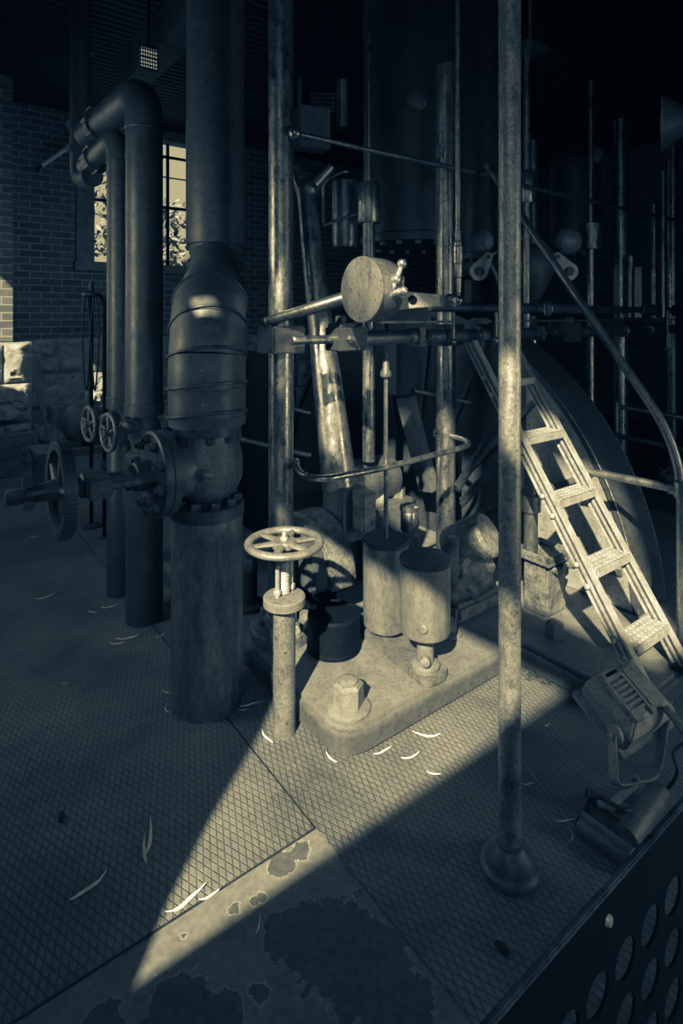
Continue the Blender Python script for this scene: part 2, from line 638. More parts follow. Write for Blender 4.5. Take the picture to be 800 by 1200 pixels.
def anchor(name, label, u, v, r, h, wr=0, z=BT, mat=BEDM, group=None):
    t = thing(name, label, 'bolt', W(u, v, z), group)
    z0 = z
    if wr:
        m = MB(); m.lathe([(wr, 0), (wr, .008), (wr * .86, .016)], W(u, v, z), ZD, 32); m.build('washer', mat, t)
        z0 += .016
    m = MB(); m.lathe([(r, 0), (r, h * .7), (r * .93, h * .74), (r * .8, h * .8)], W(u, v, z0), ZD, 6); m.build('nut', mat, t)
    m = MB(); m.lathe([(r * .62, 0), (r * .62, h * .1), (r * .5, h * .14)], W(u, v, z0 + h * .78), ZD, 20); m.build('stud_end', mat, t)
    return t


anchor('anchor_bolt', 'large hex bolt on a round washer at the sunlit corner of the engine bed', 1.35, 1.745, .058, .105, .085)

# posts of the engine frame
def post(px, d, r, zt, label, base=True, collar=None, zb=BT, mat=STEEL):
    X = (px - CX) / F * d
    p = Vector((X, d, 0))
    t = thing('engine_column', label, 'column', (X, d, zb), 'steel columns of the engine frame')
    m = MB(); m.tube([p + ZD * (zb + .02), p + ZD * zt], r, 28); m.build('shaft', mat, t)
    if base:
        m = MB(); m.lathe([(r * 2.4, 0), (r * 2.45, .012), (r * 2.45, .05), (r * 2.3, .062), (r * 1.35, .066), (r * 1.25, .1), (r * 1.02, .11)],
                          p + ZD * zb, ZD, 36); m.build('base_flange', CAST, t)
        for i in range(6):
            a = 2 * math.pi * i / 6 + .3
            q = p + Vector((math.cos(a), math.sin(a), 0)) * r * 1.95 + ZD * (zb + .062)
            m = MB(); m.hexnut(q, ZD, .024, .034); m.build('bolt', CAST, t)
    if collar:
        m = MB(); m.box(p + ZD * collar, UD * (r + .028), VD * (r + .022), ZD * .062); m.build('clamp_collar', IRON, t, .008)
    return t


A_ = Vector((-.266, 2.70, 0))
post(329, 2.70, .058, CEIL - .01, 'thick polished steel column nearest the camera, behind the handwheel valve', True, 1.49)
post(522, 3.37, .056, 3.05, 'polished steel column second in the row, behind the two round canisters', True, 1.49)
post(624, 4.65, .044, 3.0, 'slim dark steel column just right of the free-standing pole', False, None)
post(727, 4.75, .058, 3.2, 'tall steel column at the right behind the diagonal handrail', True, 1.52)
post(788, 5.3, .05, 3.4, 'dark steel column at the far right edge of the photo below the cone', True, None)
p = W(1.405, 2.66, BT)
t = thing('anchor_pedestal', 'dark iron pedestal with a big nut, squeezed between wide pipe and first column', 'bolt', p)
m = MB(); m.lathe([(.085, 0), (.085, .02), (.05, .03), (.05, .2)], p, ZD, 28); m.build('pedestal', IRON, t)
m = MB(); m.hexnut(p + ZD * .2, ZD, .05, .055); m.build('nut', IRON2, t)
m = MB(); m.lathe([(.028, 0), (.028, .02)], p + ZD * .255, ZD, 20); m.build('stud_end', IRON2, t)

# ------------------------------------------------------------------ handwheel valve on the floor
H = G(333, 858, 0)
hx = lambda z: Vector((H.x, H.y, z))
t = thing('handwheel_valve', 'pale floor-standing valve pillar with a six spoked round handwheel on top', 'valve', H)
m = MB(); m.tube([hx(0), hx(.48)], .043, 28); m.build('pillar_pipe', RUSTY, t)
m = MB(); m.lathe([(.047, 0), (.07, .008), (.081, .012), (.081, .04), (.077, .044), (.03, .052), (.022, .052)], hx(.482), ZD, 36); m.build('gland_flange', BEDM, t)
for s_ in (-1, 1):
    q = hx(.53) + (UD * .8 + VD * .2) * .045 * s_
    m = MB(); m.tube([q, q + ZD * .125], .0085, 12); st = m.build('stud', ALU, t)
    m = MB(); m.hexnut(q + ZD * .012, ZD, .015, .018); m.build('nut', ALU, st)
m = MB()
prof = []
for i in range(15):
    prof += [(.0165, i * .0095), (.021, i * .0095 + .0045)]
m.lathe(prof, hx(.535), ZD, 20); m.build('screw_spindle', ALU, t)
m = MB(); m.box(hx(.672), UD * .058, VD * .024, ZD * .012); m.lathe([(.03, 0), (.026, .035)], hx(.675), ZD, 20); m.build('yoke_bridge', IRON, t, .004)
wc = hx(.728)
wh = MB(); wh.torus(wc, ZD, .135, .0175, 56, 14, .8); wh = wh.build('handwheel', TIN, t)
for i in range(6):
    a = math.pi / 3 * i + .35
    dr = Vector((math.cos(a), math.sin(a), 0))
    m = MB(); m.tube([wc + dr * .03, wc + dr * .135], [.019, .0125], 12, flat=.6); m.build('spoke', TIN, wh)
m = MB(); m.lathe([(.05, -.012), (.05, .004), (.044, .011), (.02, .012)], wc, ZD, 28); m.build('hub', TIN, wh)
m = MB(); m.hexnut(wc + ZD * .01, ZD, .016, .012); m.lathe([(.009, 0), (.009, .018), (.006, .022)], wc + ZD * .02, ZD, 14); m.build('hub_nut', ALU, wh)

# ------------------------------------------------------------------ hood and black drum behind the valve
t = thing('crank_hood', 'rounded sheet metal hood catching the spoked shadow of the handwheel', 'machine cover', W(1.62, 2.45, BT))
R_, uc0, uc1, vc, zc = .27, 1.50, 1.745, 2.46, .33
ring = [(vc - R_ * math.cos(a), zc + R_ * math.sin(a)) for a in [math.radians(-6 + 192 * i / 40) for i in range(41)]]
m = MB(); m.prism([W(uc0 + .1, v, z) for v, z in ring], UD * (uc1 - uc0 - .1)); m.build('hood_rim', CAST, t, .006)
ring2 = [(vc - (R_ - .015) * math.cos(a), zc + (R_ - .015) * math.sin(a)) for a in [math.radians(-6 + 192 * i / 40) for i in range(41)]]
m = MB(); m.prism([W(uc0, v, z) for v, z in ring2], UD * .101); m.build('hood_face', IRON2, t, .02)
m = MB(); m.ubox(uc0 + .04, uc1 - .04, 2.3, 2.62, BT, .31); m.build('hood_support', BLACK, t)
p = W(1.545, 2.105, BT)
dr = thing('black_drum', 'squat black iron drum in shadow between valve pillar and canisters', 'drum', p)
m = MB(); m.lathe([(.118, 0), (.118, .15), (.108, .16), (.104, .15)], p, ZD, 36); m.build('drum_shell', BLACK, dr)
m = MB(); m.lathe([(.122, 0), (.122, .014), (.117, .018)], p, ZD, 36); m.build('foot_ring', BLACK, dr)

# ------------------------------------------------------------------ canisters
pl = [(1.655, 1.635), (1.80, 1.635), (1.865, 2.13), (1.70, 2.13)]
pl = rounded(pl, [.05] * 4)
m = MB(); m.prism([W(p.x, p.y, BT) for p in pl], ZD * .034)
foot = tag(m.build('mounting_plate', TIND, bevel=.004), 'long round-ended mounting plate lying on the bed beneath both canisters', 'plate')
PT = BT + .0345
c1, c2 = W(1.777, 2.015, 0), W(1.722, 1.708, 0)
t = thing('dashpot_canister', 'taller round tin canister sitting low on the plate with a rod into its lid', 'canister', c1 + ZD * PT, 'dashpot canisters')
m = MB(); m.lathe([(.05, 0), (.062, .006), (.062, .022), (.05, .026)], c1 + ZD * PT, ZD, 32); m.build('foot', TIN, t)
m = MB(); m.lathe([(.08, .026), (.1, .032), (.105, .045), (.105, .41)], c1 + ZD * PT, ZD, 48); m.build('body', TIN, t)
m = MB(); m.lathe([(.109, .41), (.109, .424), (.104, .43)], c1 + ZD * PT, ZD, 48); m.build('lid', IRON, t)
t = thing('dashpot_canister', 'shorter round tin canister raised on a thick stem in front of the taller one', 'canister', c2 + ZD * PT, 'dashpot canisters')
m = MB(); m.lathe([(.058, 0), (.06, .018), (.052, .026), (.036, .03), (.034, .15)], c2 + ZD * PT, ZD, 28)
m.lathe([(.02, 0), (.02, .03), (.014, .034)], c2 + ZD * (PT + .06) - UD * .03 - VD * .03, -UD - VD, 14); m.build('stem', BEDM, t)
m = MB(); m.lathe([(.08, .15), (.1, .155), (.104, .168), (.104, .44)], c2 + ZD * PT, ZD, 48); m.build('body', TIN, t)
m = MB(); m.lathe([(.108, .44), (.108, .452), (.103, .458)], c2 + ZD * PT, ZD, 48); m.build('lid', IRON, t)
fd = (-c2).normalized(); fd = (fd - UD * .1).normalized()
m = MB(); m.lathe([(.018, .098), (.018, .112), (.013, .118)], c2 + ZD * (PT + .215), fd, 18); m.build('drain_plug', TIN, t)
t = thing('piston_rod', 'thin upright rod dropping into the lid of the taller canister', 'rod', c1 + ZD * (PT + .43))
m = MB(); m.tube([c1 + ZD * (PT + .43), c1 + ZD * 1.33], .0105, 14); m.build('rod', STEELD, t)
m = MB(); m.lathe([(.016, 0), (.026, .01), (.026, .03), (.016, .045), (.014, .12)], c1 + ZD * 1.31, ZD, 18); m.build('clevis', IRON2, t)

# ------------------------------------------------------------------ steam main with globe valve (left)
B = Vector((-.559, 2.42, 0))
bz = lambda z: B + ZD * z
t = thing('steam_main', 'fat dark steam pipe with banded elbow and a flanged globe valve', 'pipe', B)
m = MB(); m.lathe([(.146, 0), (.146, .80)], B, ZD, 56); m.build('lower_pipe', PIPEM, t)
fl = MB(); fl.lathe([(.146, 0), (.151, .005), (.151, .05), (.146, .055)], bz(.775), ZD, 56); fl = fl.build('lower_flange', IRON, t)
for i in range(10):
    a = 2 * math.pi * i / 10 + .15
    m = MB(); m.hexnut(bz(.83) + Vector((math.cos(a), math.sin(a), 0)) * .122, ZD, .022, .026); m.build('bolt', IRON, fl)
m = MB(); m.lathe([(.085, 0), (.09, .02), (.125, .06), (.143, .1), (.147, .15), (.143, .2), (.13, .25), (.125, .29)], bz(.825), ZD, 56)
m.build('valve_body', IRON2, t)
m = MB(); nf = (Vector((-.05, 0, 0)) - B * .9).normalized(); nf.z = 0
m.lathe([(.03, .13), (.03, .156), (.02, .162), (.02, .17), (.01, .176)], bz(.972), nf, 6); m.build('boss_plug', IRON2, t)
fl = MB(); fl.lathe([(.14, 0), (.14, .035)], bz(1.115), ZD, 48); fl = fl.build('upper_flange', IRON, t)
for i in range(10):
    a = 2 * math.pi * i / 10
    m = MB(); m.hexnut(bz(1.113) + Vector((math.cos(a), math.sin(a), 0)) * .122, -ZD, .02, .028); m.build('bolt', IRON, fl)
# elbow bands
UP = Vector((-.655, 3.02, 0))
path = spline([bz(1.15), bz(1.27), bz(1.39), B + Vector((-.003, .03, 1.5)), B + Vector((-.02, .12, 1.615)), B + Vector((-.04, .27, 1.70)),
               B + Vector((-.07, .44, 1.78)), UP + ZD * 1.92], 6)
cuts = [0, 2, 8, 14, 20, 26, 33, 42]
for i in range(len(cuts) - 1):
    seg = path[cuts[i]:cuts[i + 1] + 1]
    n_ = len(seg)
    m = MB()
    rr = [(.158 if i < 5 else .158 - .018 * (i - 4)) + (.004 if k_ == n_ - 1 else 0) - (.002 if k_ == 0 else 0) for k_ in range(n_)]
    m.tube(seg, rr, 48)
    m.build('lagging_band', LAGG, t)
for k_ in (2, 8, 14, 20, 26):
    dd_ = (path[k_] - path[k_ - 1]).normalized()
    dd_ = (dd_ + Vector((-.10, .14, 0))).normalized()
    m = MB(); m.torus(path[k_], dd_, .1632, .005, 56, 8, 1.4); m.build('band_seam', IRON, t)
m = MB()
m.lathe([(.125, 1.78), (.13, 1.9), (.13, 1.97), (.15, 1.98)], UP, ZD, 48)
m.build('neck', LAGG, t)
m = MB(); m.lathe([(.146, 1.965), (.15, 1.97), (.15, 2.6), (.147, 2.605), (.147, CEIL - .02)], UP, ZD, 48); m.build('upper_pipe', LAGG, t)
for z_, tl in ((1.86, .05), (1.78, -.06)):
    m = MB(); m.torus(UP + ZD * z_, Vector((tl, -.12, 1)), .14, .012, 48, 8, 2.0); m.build('strap', IRON, t)
for k_ in (5, 11, 17):
    dd_ = (path[k_ + 1] - path[k_]).normalized()
    fr_ = Vector((.14, -1, 0)); fr_ = (fr_ - dd_ * fr_.dot(dd_)).normalized()
    m = MB(); m.lathe([(.008, .152), (.008, .162), (.004, .166)], path[k_], fr_, 12); m.build('rivet', LAGG, t)
# side flange + yoke + wheel, along -U
ax = -UD
vz = .977
P_ = lambda a: B + ax * a + ZD * vz
m = MB(); m.lathe([(.115, .06), (.11, .17)], bz(vz), ax, 40); m.build('side_neck', IRON2, t)
fl = MB(); fl.lathe([(.15, .165), (.168, .17), (.168, .198), (.164, .2), (.168, .203), (.168, .232), (.16, .238), (.08, .24)], bz(vz), ax, 56)
fl = fl.build('side_flange', IRON, t)
for i in range(10):
    a = 2 * math.pi * i / 10 + .2
    q = P_(.238) + (VD * math.cos(a) + ZD * math.sin(a)) * .138
    m = MB(); m.hexnut(q, ax, .021, .024); m.lathe([(.011, 0), (.011, .012)], q + ax * .024, ax, 12); m.build('bolt', IRON, fl)
m = MB(); m.lathe([(.062, .235), (.055, .3), (.048, .305), (.048, .33), (.03, .335)], bz(vz), ax, 32); m.build('gland', IRON, t)
for s_ in (-1, 1):
    off = VD * .062 * s_
    m = MB(); m.tube([P_(.24) + off, P_(.47) + off], .0165, 16); m.build('yoke_rod', IRON2, t)
m = MB(); m.box(P_(.445), ax * .045, VD * .088, ZD * .04); m.lathe([(.045, .40), (.045, .5), (.032, .515)], bz(vz), ax, 24); m.build('yoke_crosshead', IRON2, t, .01)
m = MB(); m.tube([P_(.3), P_(.70)], .016, 16); m.build('valve_spindle', STEELD, t)
wc = P_(.56)
prof = [(.142, -.02), (.168, -.022), (.172, -.014), (.172, .014), (.168, .022), (.142, .02), (.138, 0)]
wh = MB(); wh.lathe(prof, wc, ax, 64, closed=True)
for i in range(72):
    a = 2 * math.pi * i / 72
    q = wc + (VD * math.cos(a) + ZD * math.sin(a)) * .1725
    wh.box(q, ax * .017, (VD * -math.sin(a) + ZD * math.cos(a)) * .004, (VD * math.cos(a) + ZD * math.sin(a)) * .0045)
wh = wh.build('toothed_handwheel', IRON, t)
for i in range(5):
    a = 2 * math.pi * i / 5 + .5
    dr = VD * math.cos(a) + ZD * math.sin(a)
    m = MB(); m.tube([wc + dr * .02, wc + dr * .143], [.024, .016], 12, flat=.6); m.build('spoke', IRON, wh)
m = MB(); m.lathe([(.04, -.03), (.04, .03), (.032, .05), (.026, .115)], wc, ax, 28); m.build('hub', IRON, wh)
m = MB(); q = P_(.665); m.bar(q - (VD * .3 + ZD * .95).normalized() * .055, q + (VD * .3 + ZD * .95).normalized() * .062, .032, .03)
m.hexnut(q + ax * .01, ax, .03, .06); m.build('locking_lever', IRON, t, .004)

# ------------------------------------------------------------------ twin upright pipes with valves
def upright(px, d, r, zt, zvalve, endpt, label, wheel_px):
    X = (px - CX) / F * d
    p = Vector((X, d, 0))
    t = thing('riser_pipe', label, 'pipe', p, 'upright riser pipes left of the steam main')
    m = MB(); m.lathe([(r, 0), (r, zvalve - .12), (r * .8, zvalve - .1)], p, ZD, 36); m.build('lower_pipe', IRON, t)
    m = MB(); m.lathe([(r * .6, zvalve - .12), (r * .75, zvalve - .05), (r * .95, zvalve), (r * .75, zvalve + .06), (r * .6, zvalve + .1)], p, ZD, 28)
    m.build('valve_body', IRON2, t)
    m = MB(); m.lathe([(r * 1.06, zvalve + .09), (r * 1.06, zvalve + .15), (r, zvalve + .155)], p, ZD, 36); m.build('flange', IRON, t)
    top = p + ZD * zt
    pts = [p + ZD * (zvalve + .15), top] + endpt
    m = MB(); m.tube(fillet(pts, r * 2.1, 10), r, 36); m.build('upper_pipe', IRON, t)
    for dz_, tr_ in ((0, .006), (.14, .004)):
        m = MB(); m.torus(p + ZD * (zt - r * 2.3 - dz_), ZD, r * 1.0, tr_, 36, 8); m.build('joint_ring', IRON, t)
    e = endpt[0]; dr = (e - top).normalized()
    q = top + dr * ((e - top).length * .72)
    fl = MB(); fl.lathe([(r * 1.18, -.03), (r * 1.18, -.002), (r * 1.12, 0), (r * 1.18, .002), (r * 1.18, .03)], q, dr, 36); fl = fl.build('pipe_coupling', IRON, t)
    x_ = dr.cross(ZD).normalized()
    for i in range(8):
        a = 2 * math.pi * i / 8
        m = MB(); m.hexnut(q - dr * .05 + (x_ * math.cos(a) + ZD * math.sin(a)) * r * 1.12, dr, .014, .1); m.build('bolt', IRON2, fl)
    # small side valve handwheel
    w = D(wheel_px[0], wheel_px[1], d - .25)
    sd = (w - Vector((p.x, p.y, w.z)))
    m = MB(); m.tube([Vector((p.x, p.y, w.z)), w + sd.normalized() * .02], .014, 12); m.lathe([(.04, 0), (.035, .09), (.02, .1)], Vector((p.x, p.y, w.z)) + sd.normalized() * r * .7, sd, 20)
    m.build('valve_stem', IRON2, t)
    rw = .088
    ax_ = (UD * -1 + VD * -.12).normalized()
    wh = MB(); wh.torus(w, ax_, rw, .0105, 36, 10); wh = wh.build('small_handwheel', IRON2, t)
    y_ = ax_.cross(ZD).normalized()
    m = MB()
    for i in range(5):
        a = 2 * math.pi * i / 5 + .3
        m.tube([w, w + (y_ * math.cos(a) + ZD * math.sin(a)) * rw], .008, 8)
    m.lathe([(.02, -.02), (.02, .025)], w, ax_, 16); m.build('wheel_spokes', IRON2, wh)
    return t


e1 = D(168, 103, 3.05); j1 = D(104, 118, 3.85); j2 = D(116, 182, 3.72)
m = None
upright(169, 3.07, .095, 2.80, .99, [Vector((j1.x, j1.y, 2.80))], 'thicker upright dark pipe of the pair, bending back at the top beside the window', (127, 507))
upright(140, 3.35, .07, 2.64, .98, [Vector((j2.x - .1, j2.y + .06, 2.57))], 'thinner upright dark pipe of the pair, left of and behind the thicker one', (104, 497))
hp = Vector((j1.x - .1, j1.y + .1, 0))
t = thing('header_pipe', 'dark bent header pipe dropping from the ceiling beside the window', 'pipe', hp + ZD * 2.4)
m = MB(); m.tube(fillet([hp + ZD * (CEIL - .01), hp + ZD * 2.52, Vector((j2.x - .05, j2.y + .02, 2.50))], .14, 8), .068, 32); m.build('pipe', IRON, t)
m = MB(); m.lathe([(.085, 2.86), (.085, 2.91)], hp, ZD, 32); m.lathe([(.085, 2.70), (.085, 2.75)], hp, ZD, 32); m.build('coupling', IRON, t)

# ------------------------------------------------------------------ back left corner
mp = D(97, 520, 5.4)
bench = thing('timber_bench', 'low timber bench carrying the electric motor by the stone wall', 'bench', Vector((mp.x, mp.y, 0)))
top = mp.z
m = MB(); m.box(Vector((mp.x, mp.y, top - .03)), UD * .42, VD * .22, ZD * .03); m.build('bench_top', WOOD, bench, .006)
for su in (-1, 1):
    for sv in (-1, 1):
        m = MB(); m.box(Vector((mp.x, mp.y, (top - .06) / 2)) + UD * .36 * su + VD * .17 * sv, UD * .035, VD * .035, ZD * (top - .06) / 2); m.build('leg', WOOD, bench)
mt = thing('electric_motor', 'old round electric motor with a terminal box on the low bench', 'motor', mp)
c = mp + ZD * .2
ma = (UD * .12 - VD).normalized()
m = MB(); m.lathe([(.1, -.17), (.165, -.14), (.175, -.1), (.175, .1), (.165, .13), (.09, .16), (.05, .17)], c, ma, 36); m.build('body', IRON2, mt)
m = MB(); m.torus(c + ma * .13, ma, .12, .014, 32, 8); m.lathe([(.03, .15), (.03, .25)], c, ma, 16); m.build('end_bell', IRON2, mt)
sd_ = ma.cross(ZD)
m = MB()
for s_ in (-1, 1):
    m.box(c - ZD * .17 + sd_ * .1 * s_, ma * .13, sd_ * .05, ZD * .03)
m.build('foot', IRON2, mt, .006)
m = MB(); m.box(c + ZD * .07 - ma * .02 + Vector((-.22, 0, 0)), ma * .08, sd_ * .08, ZD * .08); m.build('terminal_box', IRON2, mt, .008)
m = MB(); m.lathe([(.07, .19), (.07, .2), (.05, .215), (.07, .23), (.07, .24)], c, ma, 28); m.build('pulley', STEELD, mt)

q = D(107, 345, 4.4)
t = thing('chain_stand', 'thin upright stand with hanging cable loops in front of the brick wall', 'stand', Vector((q.x, q.y, 0)))
m = MB(); m.tube([Vector((q.x, q.y, 0)), q], .014, 12); m.build('pole', BLACK, t)
m = MB(); m.lathe([(.05, -.02), (.07, -.01), (.07, .01), (.02, .03), (.015, .1)], q, ZD, 20); m.build('head', IRON, t)
e_ = D(122, 365, 4.4)
m = MB(); m.tube(spline([q, q + Vector((.06, 0, .0)), e_, e_ - ZD * .4]), .012, 10); m.build('hook_arm', BLACK, t)
for dx_ in (-.035, .03):
    m = MB(); a_ = q + Vector((dx_, -.03, -.01)); m.tube(spline([a_, a_ + Vector((-.02, 0, -.3)), a_ + Vector((.01, 0, -.72)), a_ + Vector((.04, 0, -.3)), a_ + Vector((.02, 0, 0))]), .007, 8); m.build('cable_loop', RUBBER, t)
m = MB(); m.lathe([(.07, 0), (.07, .012), (.03, .03)], Vector((q.x, q.y, 0)), ZD, 20); m.build('foot', IRON, t)
q = D(123, 572, 4.2); q.z = 0
t = thing('conduit_pipe', 'slender dark conduit standing just left of the thinner riser pipe', 'pipe', q)
m = MB(); m.tube([q, q + ZD * 1.72], .018, 14); m.build('pipe', BLACK, t)
m = MB(); m.lathe([(.03, .5), (.03, .56)], q, ZD, 14); m.lathe([(.045, 0), (.045, .01)], q, ZD, 16); m.build('coupling', IRON, t)

g1 = W(.05, 6.72, 0)
zz0 = 0
for i, (lab, du, hh, ww) in enumerate((('bottom squared timber of the stack at the foot of the stone pillar', .0, .17, .30),
                                       ('middle squared timber lying on the stack by the stone pillar', .0, .10, .26),
                                       ('topmost long timber of the stack by the stone pillar', .16, .13, .2))):
    m = MB(); m.ubox(-.55 + du, .95 + du, 6.72 - ww / 2, 6.72 + ww / 2, zz0, zz0 + hh)
    tag(m.build('timber_baulk', WOOD, bevel=.008), lab, 'timber', 'stacked timbers by the pillar'); zz0 += hh + .0005
a_, b_ = D(36, 432, 6.9), G(53, 545, 0)
b_ = W(1.37, 7.0, .02); a_ = W(1.19, 7.5, 1.12)
m = MB(); m.bar(a_, b_, .11, .03, -VD); tag(m.build('leaning_plank', WOOD, bevel=.004), 'single flat plank leaning against the corner of the stone pillar', 'plank')
q = D(49, 194, 6.95); r_ = D(96, 162, 7.2)
t = thing('slanting_rod', 'pale thin rod slanting up across the brick wall left of the window', 'rod', q)
m = MB(); m.tube([q, r_ + (r_ - q) * .3], .024, 12); m.build('rod', LEAF2, t)
m = MB(); e = W(q.dot(UD), VB, q.z); e.xy = W(q.dot(UD), VB - .006).xy; m.tube([q, e], .012, 8); m.build('wall_stay', BLACK, t)

# ------------------------------------------------------------------ gallery shafts along the engine
def run(name, label, cat, z, v, parts, group=None):
    """parts: (part name, u0, u1, radius, mat)"""
    t = thing(name, label, cat, W(parts[0][1], v, z), group)
    for pn, u0, u1, r, mt_ in parts:
        m = MB()
        if pn in ('bearing_block', 'clamp_block'):
            m.ubox(u0, u1, v - r, v + r, z - r * .95, z + r * .95); m.build(pn, mt_, t, .005)
        elif pn == 'rod_eye':
            m.lathe([(r * .8, -.025), (r, -.018), (r, .018), (r * .8, .025)], W(u0, v, z), VD, 22); m.build(pn, mt_, t)
        elif pn == 'hex_nut':
            m.hexnut(W(u0, v, z), -VD, r, u1); m.build(pn, mt_, t)
        else:
            e = min(.006, r * .25)
            m.lathe([(r - e, 0), (r, e), (r, u1 - u0 - e), (r - e, u1 - u0)], W(u0, v, z), UD, 24); m.build(pn, mt_, t)
    return t


V0 = 2.195
run('rocking_shaft', 'long lower horizontal shaft with sleeves and bearing blocks crossing the engine at railing height', 'shaft', 1.49, V0, [
    ('shaft', 1.38, 5.2, .021, STEEL), ('bearing_block', 1.60, 1.77, .058, IRON), ('sleeve', 1.77, 2.10, .036, STEELD), ('shaft_collar', 2.08, 2.125, .046, STEELD),
    ('clamp_block', 2.125, 2.17, .052, STEELD), ('sleeve', 2.17, 2.62, .036, STEELD), ('sleeve', 2.66, 3.28, .036, STEELD), ('clamp_block', 3.2, 3.24, .045, IRON2),
    ('bearing_block', 3.42, 3.62, .065, IRON), ('sleeve', 3.62, 4.3, .036, STEELD), ('shaft_collar', 4.28, 4.33, .05, STEELD), ('sleeve', 4.7, 5.2, .035, STEELD)])
t = bpy.data.objects['rocking_shaft']
for u_ in (1.66, 2.2, 3.3, 3.78, 4.05):
    m = MB(); dd_ = .058 if u_ < 1.7 else .036
    m.hexnut(W(u_, V0 - dd_, 1.49), -VD, .02, .02); m.lathe([(.01, 0), (.01, .014)], W(u_, V0 - dd_ - .02, 1.49), -VD, 10); m.build('hex_nut', STEELD, t)
m = MB(); m.ubox(1.61, 1.70, V0 - .05, V0 + .05, 1.545, 1.565); m.ubox(1.64, 1.67, V0 - .02, V0 + .03, 1.565, 1.6); m.build('oil_cup', IRON, t, .003)
run('reversing_rod', 'upper horizontal rod above the long shaft running to the right with round knuckles', 'rod', 1.645, V0, [
    ('rod', 2.25, 5.3, .024, STEELD), ('sleeve', 2.9, 3.12, .034, STEELD), ('rod_collar', 3.32, 3.36, .042, STEEL), ('rod_eye', 3.3, 0, .05, STEELD),
    ('sleeve', 3.36, 3.7, .032, IRON2), ('sleeve', 4.55, 5.0, .034, STEELD), ('rod_eye', 4.78, 0, .045, STEEL), ('rod_eye', 5.15, 0, .045, STEEL)])
t = thing('slide_bar', 'narrow flat bar lying between the two horizontal shafts', 'bar', W(1.9, V0 - .03, 1.57))
m = MB(); m.ubox(1.86, 5.2, V0 - .045, V0 - .01, 1.562, 1.574); m.build('bar', STEELD, t)
for u_ in (2.62, 2.86, 3.5, 4.78):
    m = MB(); m.ubox(u_ - .05, u_ + .05, V0 - .055, V0, 1.552, 1.588); m.build('guide_clip', IRON2, t, .003)
for u_ in (2.36, 2.72, 4.86):
    t = thing('link_pin', {2.36: 'short upright pin joining shaft and lever right of the round weight', 2.72: 'short upright pin between the shafts beside the second column',
                            4.86: 'long thin pin hanging through the shafts near the right edge'}[u_], 'pin', W(u_, V0 - .06, 1.46), 'upright pins between the shafts')
    z1 = 1.62 if u_ < 4 else 1.64
    z0_ = 1.46 if u_ < 4 else 1.33
    m = MB(); m.tube([W(u_, V0 - .065, z0_), W(u_, V0 - .065, z1)], .011, 12); m.build('pin', STEELD, t)
    m = MB(); m.ball(W(u_, V0 - .065, z0_), .02, seg=14, n=8); m.build('pin_knob', STEEL, t)
# lever bar from the column to the round weight
a_, b_ = D(311, 377, 2.60), D(410, 348, 2.60)
t = thing('weight_lever', 'tapering round lever bar running from the first column up to the round weight', 'lever', a_)
m = MB(); m.tube([a_ + (a_ - b_) * .02, a_, b_], [.016, .021, .034], 24); m.build('bar', IRONS, t)
m = MB(); m.ball(a_, .022, seg=18, n=10); m.build('bar_end', STEELD, t)
c = D(422, 339, 2.46)
t = thing('balance_weight', 'drum-shaped polished balance weight with a round scuffed face', 'weight', c - ZD * .145)
m = MB(); m.lathe([(.133, 0), (.141, .004), (.141, .012), (.137, .016), (.137, .125), (.13, .132), (.06, .134)], c, UD, 64); m.build('drum', FACE, t)
hc = D(463, 328, 2.46)
m = MB(); m.lathe([(.04, -.0), (.044, .01), (.03, .03), (.02, .04)], hc + UD * .02 + VD * .02, -VD - UD * .2, 20); m.build('clamp_boss', STEELD, t)
m = MB(); a1, a2 = D(471, 309, 2.40), D(457, 346, 2.40)
m.tube([a1, a2], .012, 14); m.ball(a1, .021, seg=18, n=10); m.ball(a2, .018, seg=18, n=10); m.ball((a1 + a2) / 2, .022, seg=18, n=10)
m.tube([a2, D(473, 341, 2.36)], [.011, .017], 12); m.ball(D(473, 341, 2.36), .018, seg=16, n=8); m.build('clamp_handle', BRASS, t)
m = MB()
l0, l1 = c + UD * .13 + ZD * -.04, D(527, 352, 2.62)
dr = (l1 - l0); dr.z = 0; dr.normalize()
L_ = (Vector((l1.x, l1.y, 0)) - Vector((l0.x, l0.y, 0))).length
nrm = dr.cross(ZD)
zl = l1.z
prof_ = [(-.02, -.05), (L_, -.022)] + [(L_ + .022 * math.sin(a), -.022 * math.cos(a)) for a in (.5, 1, 1.57, 2.1, 2.6)] + [(L_, .022), (-.02, .045)]
t2 = thing('lever_arm', 'flat tapered lever arm with a bolt hole between the round weight and the long rod', 'lever', l0)
m.prism([Vector((l0.x, l0.y, 0)) + dr * a + ZD * (zl + b) - nrm * .01 for a, b in prof_], nrm * .02); m.build('arm_plate', ALU, t2, .003)
m = MB(); m.lathe([(.02, 0), (.02, .004)], Vector((l0.x, l0.y, 0)) + dr * L_ * .42 + ZD * zl + nrm * .0095, nrm, 18); m.build('hole_bush', BLACK, t2)
kp = Vector((l1.x, l1.y, zl))
m = MB(); m.lathe([(.026, -.02), (.03, -.012), (.03, .03), (.024, .036), (.012, .045)], kp + nrm * .01, nrm, 20); m.build('pivot_knuckle', STEEL, t2)
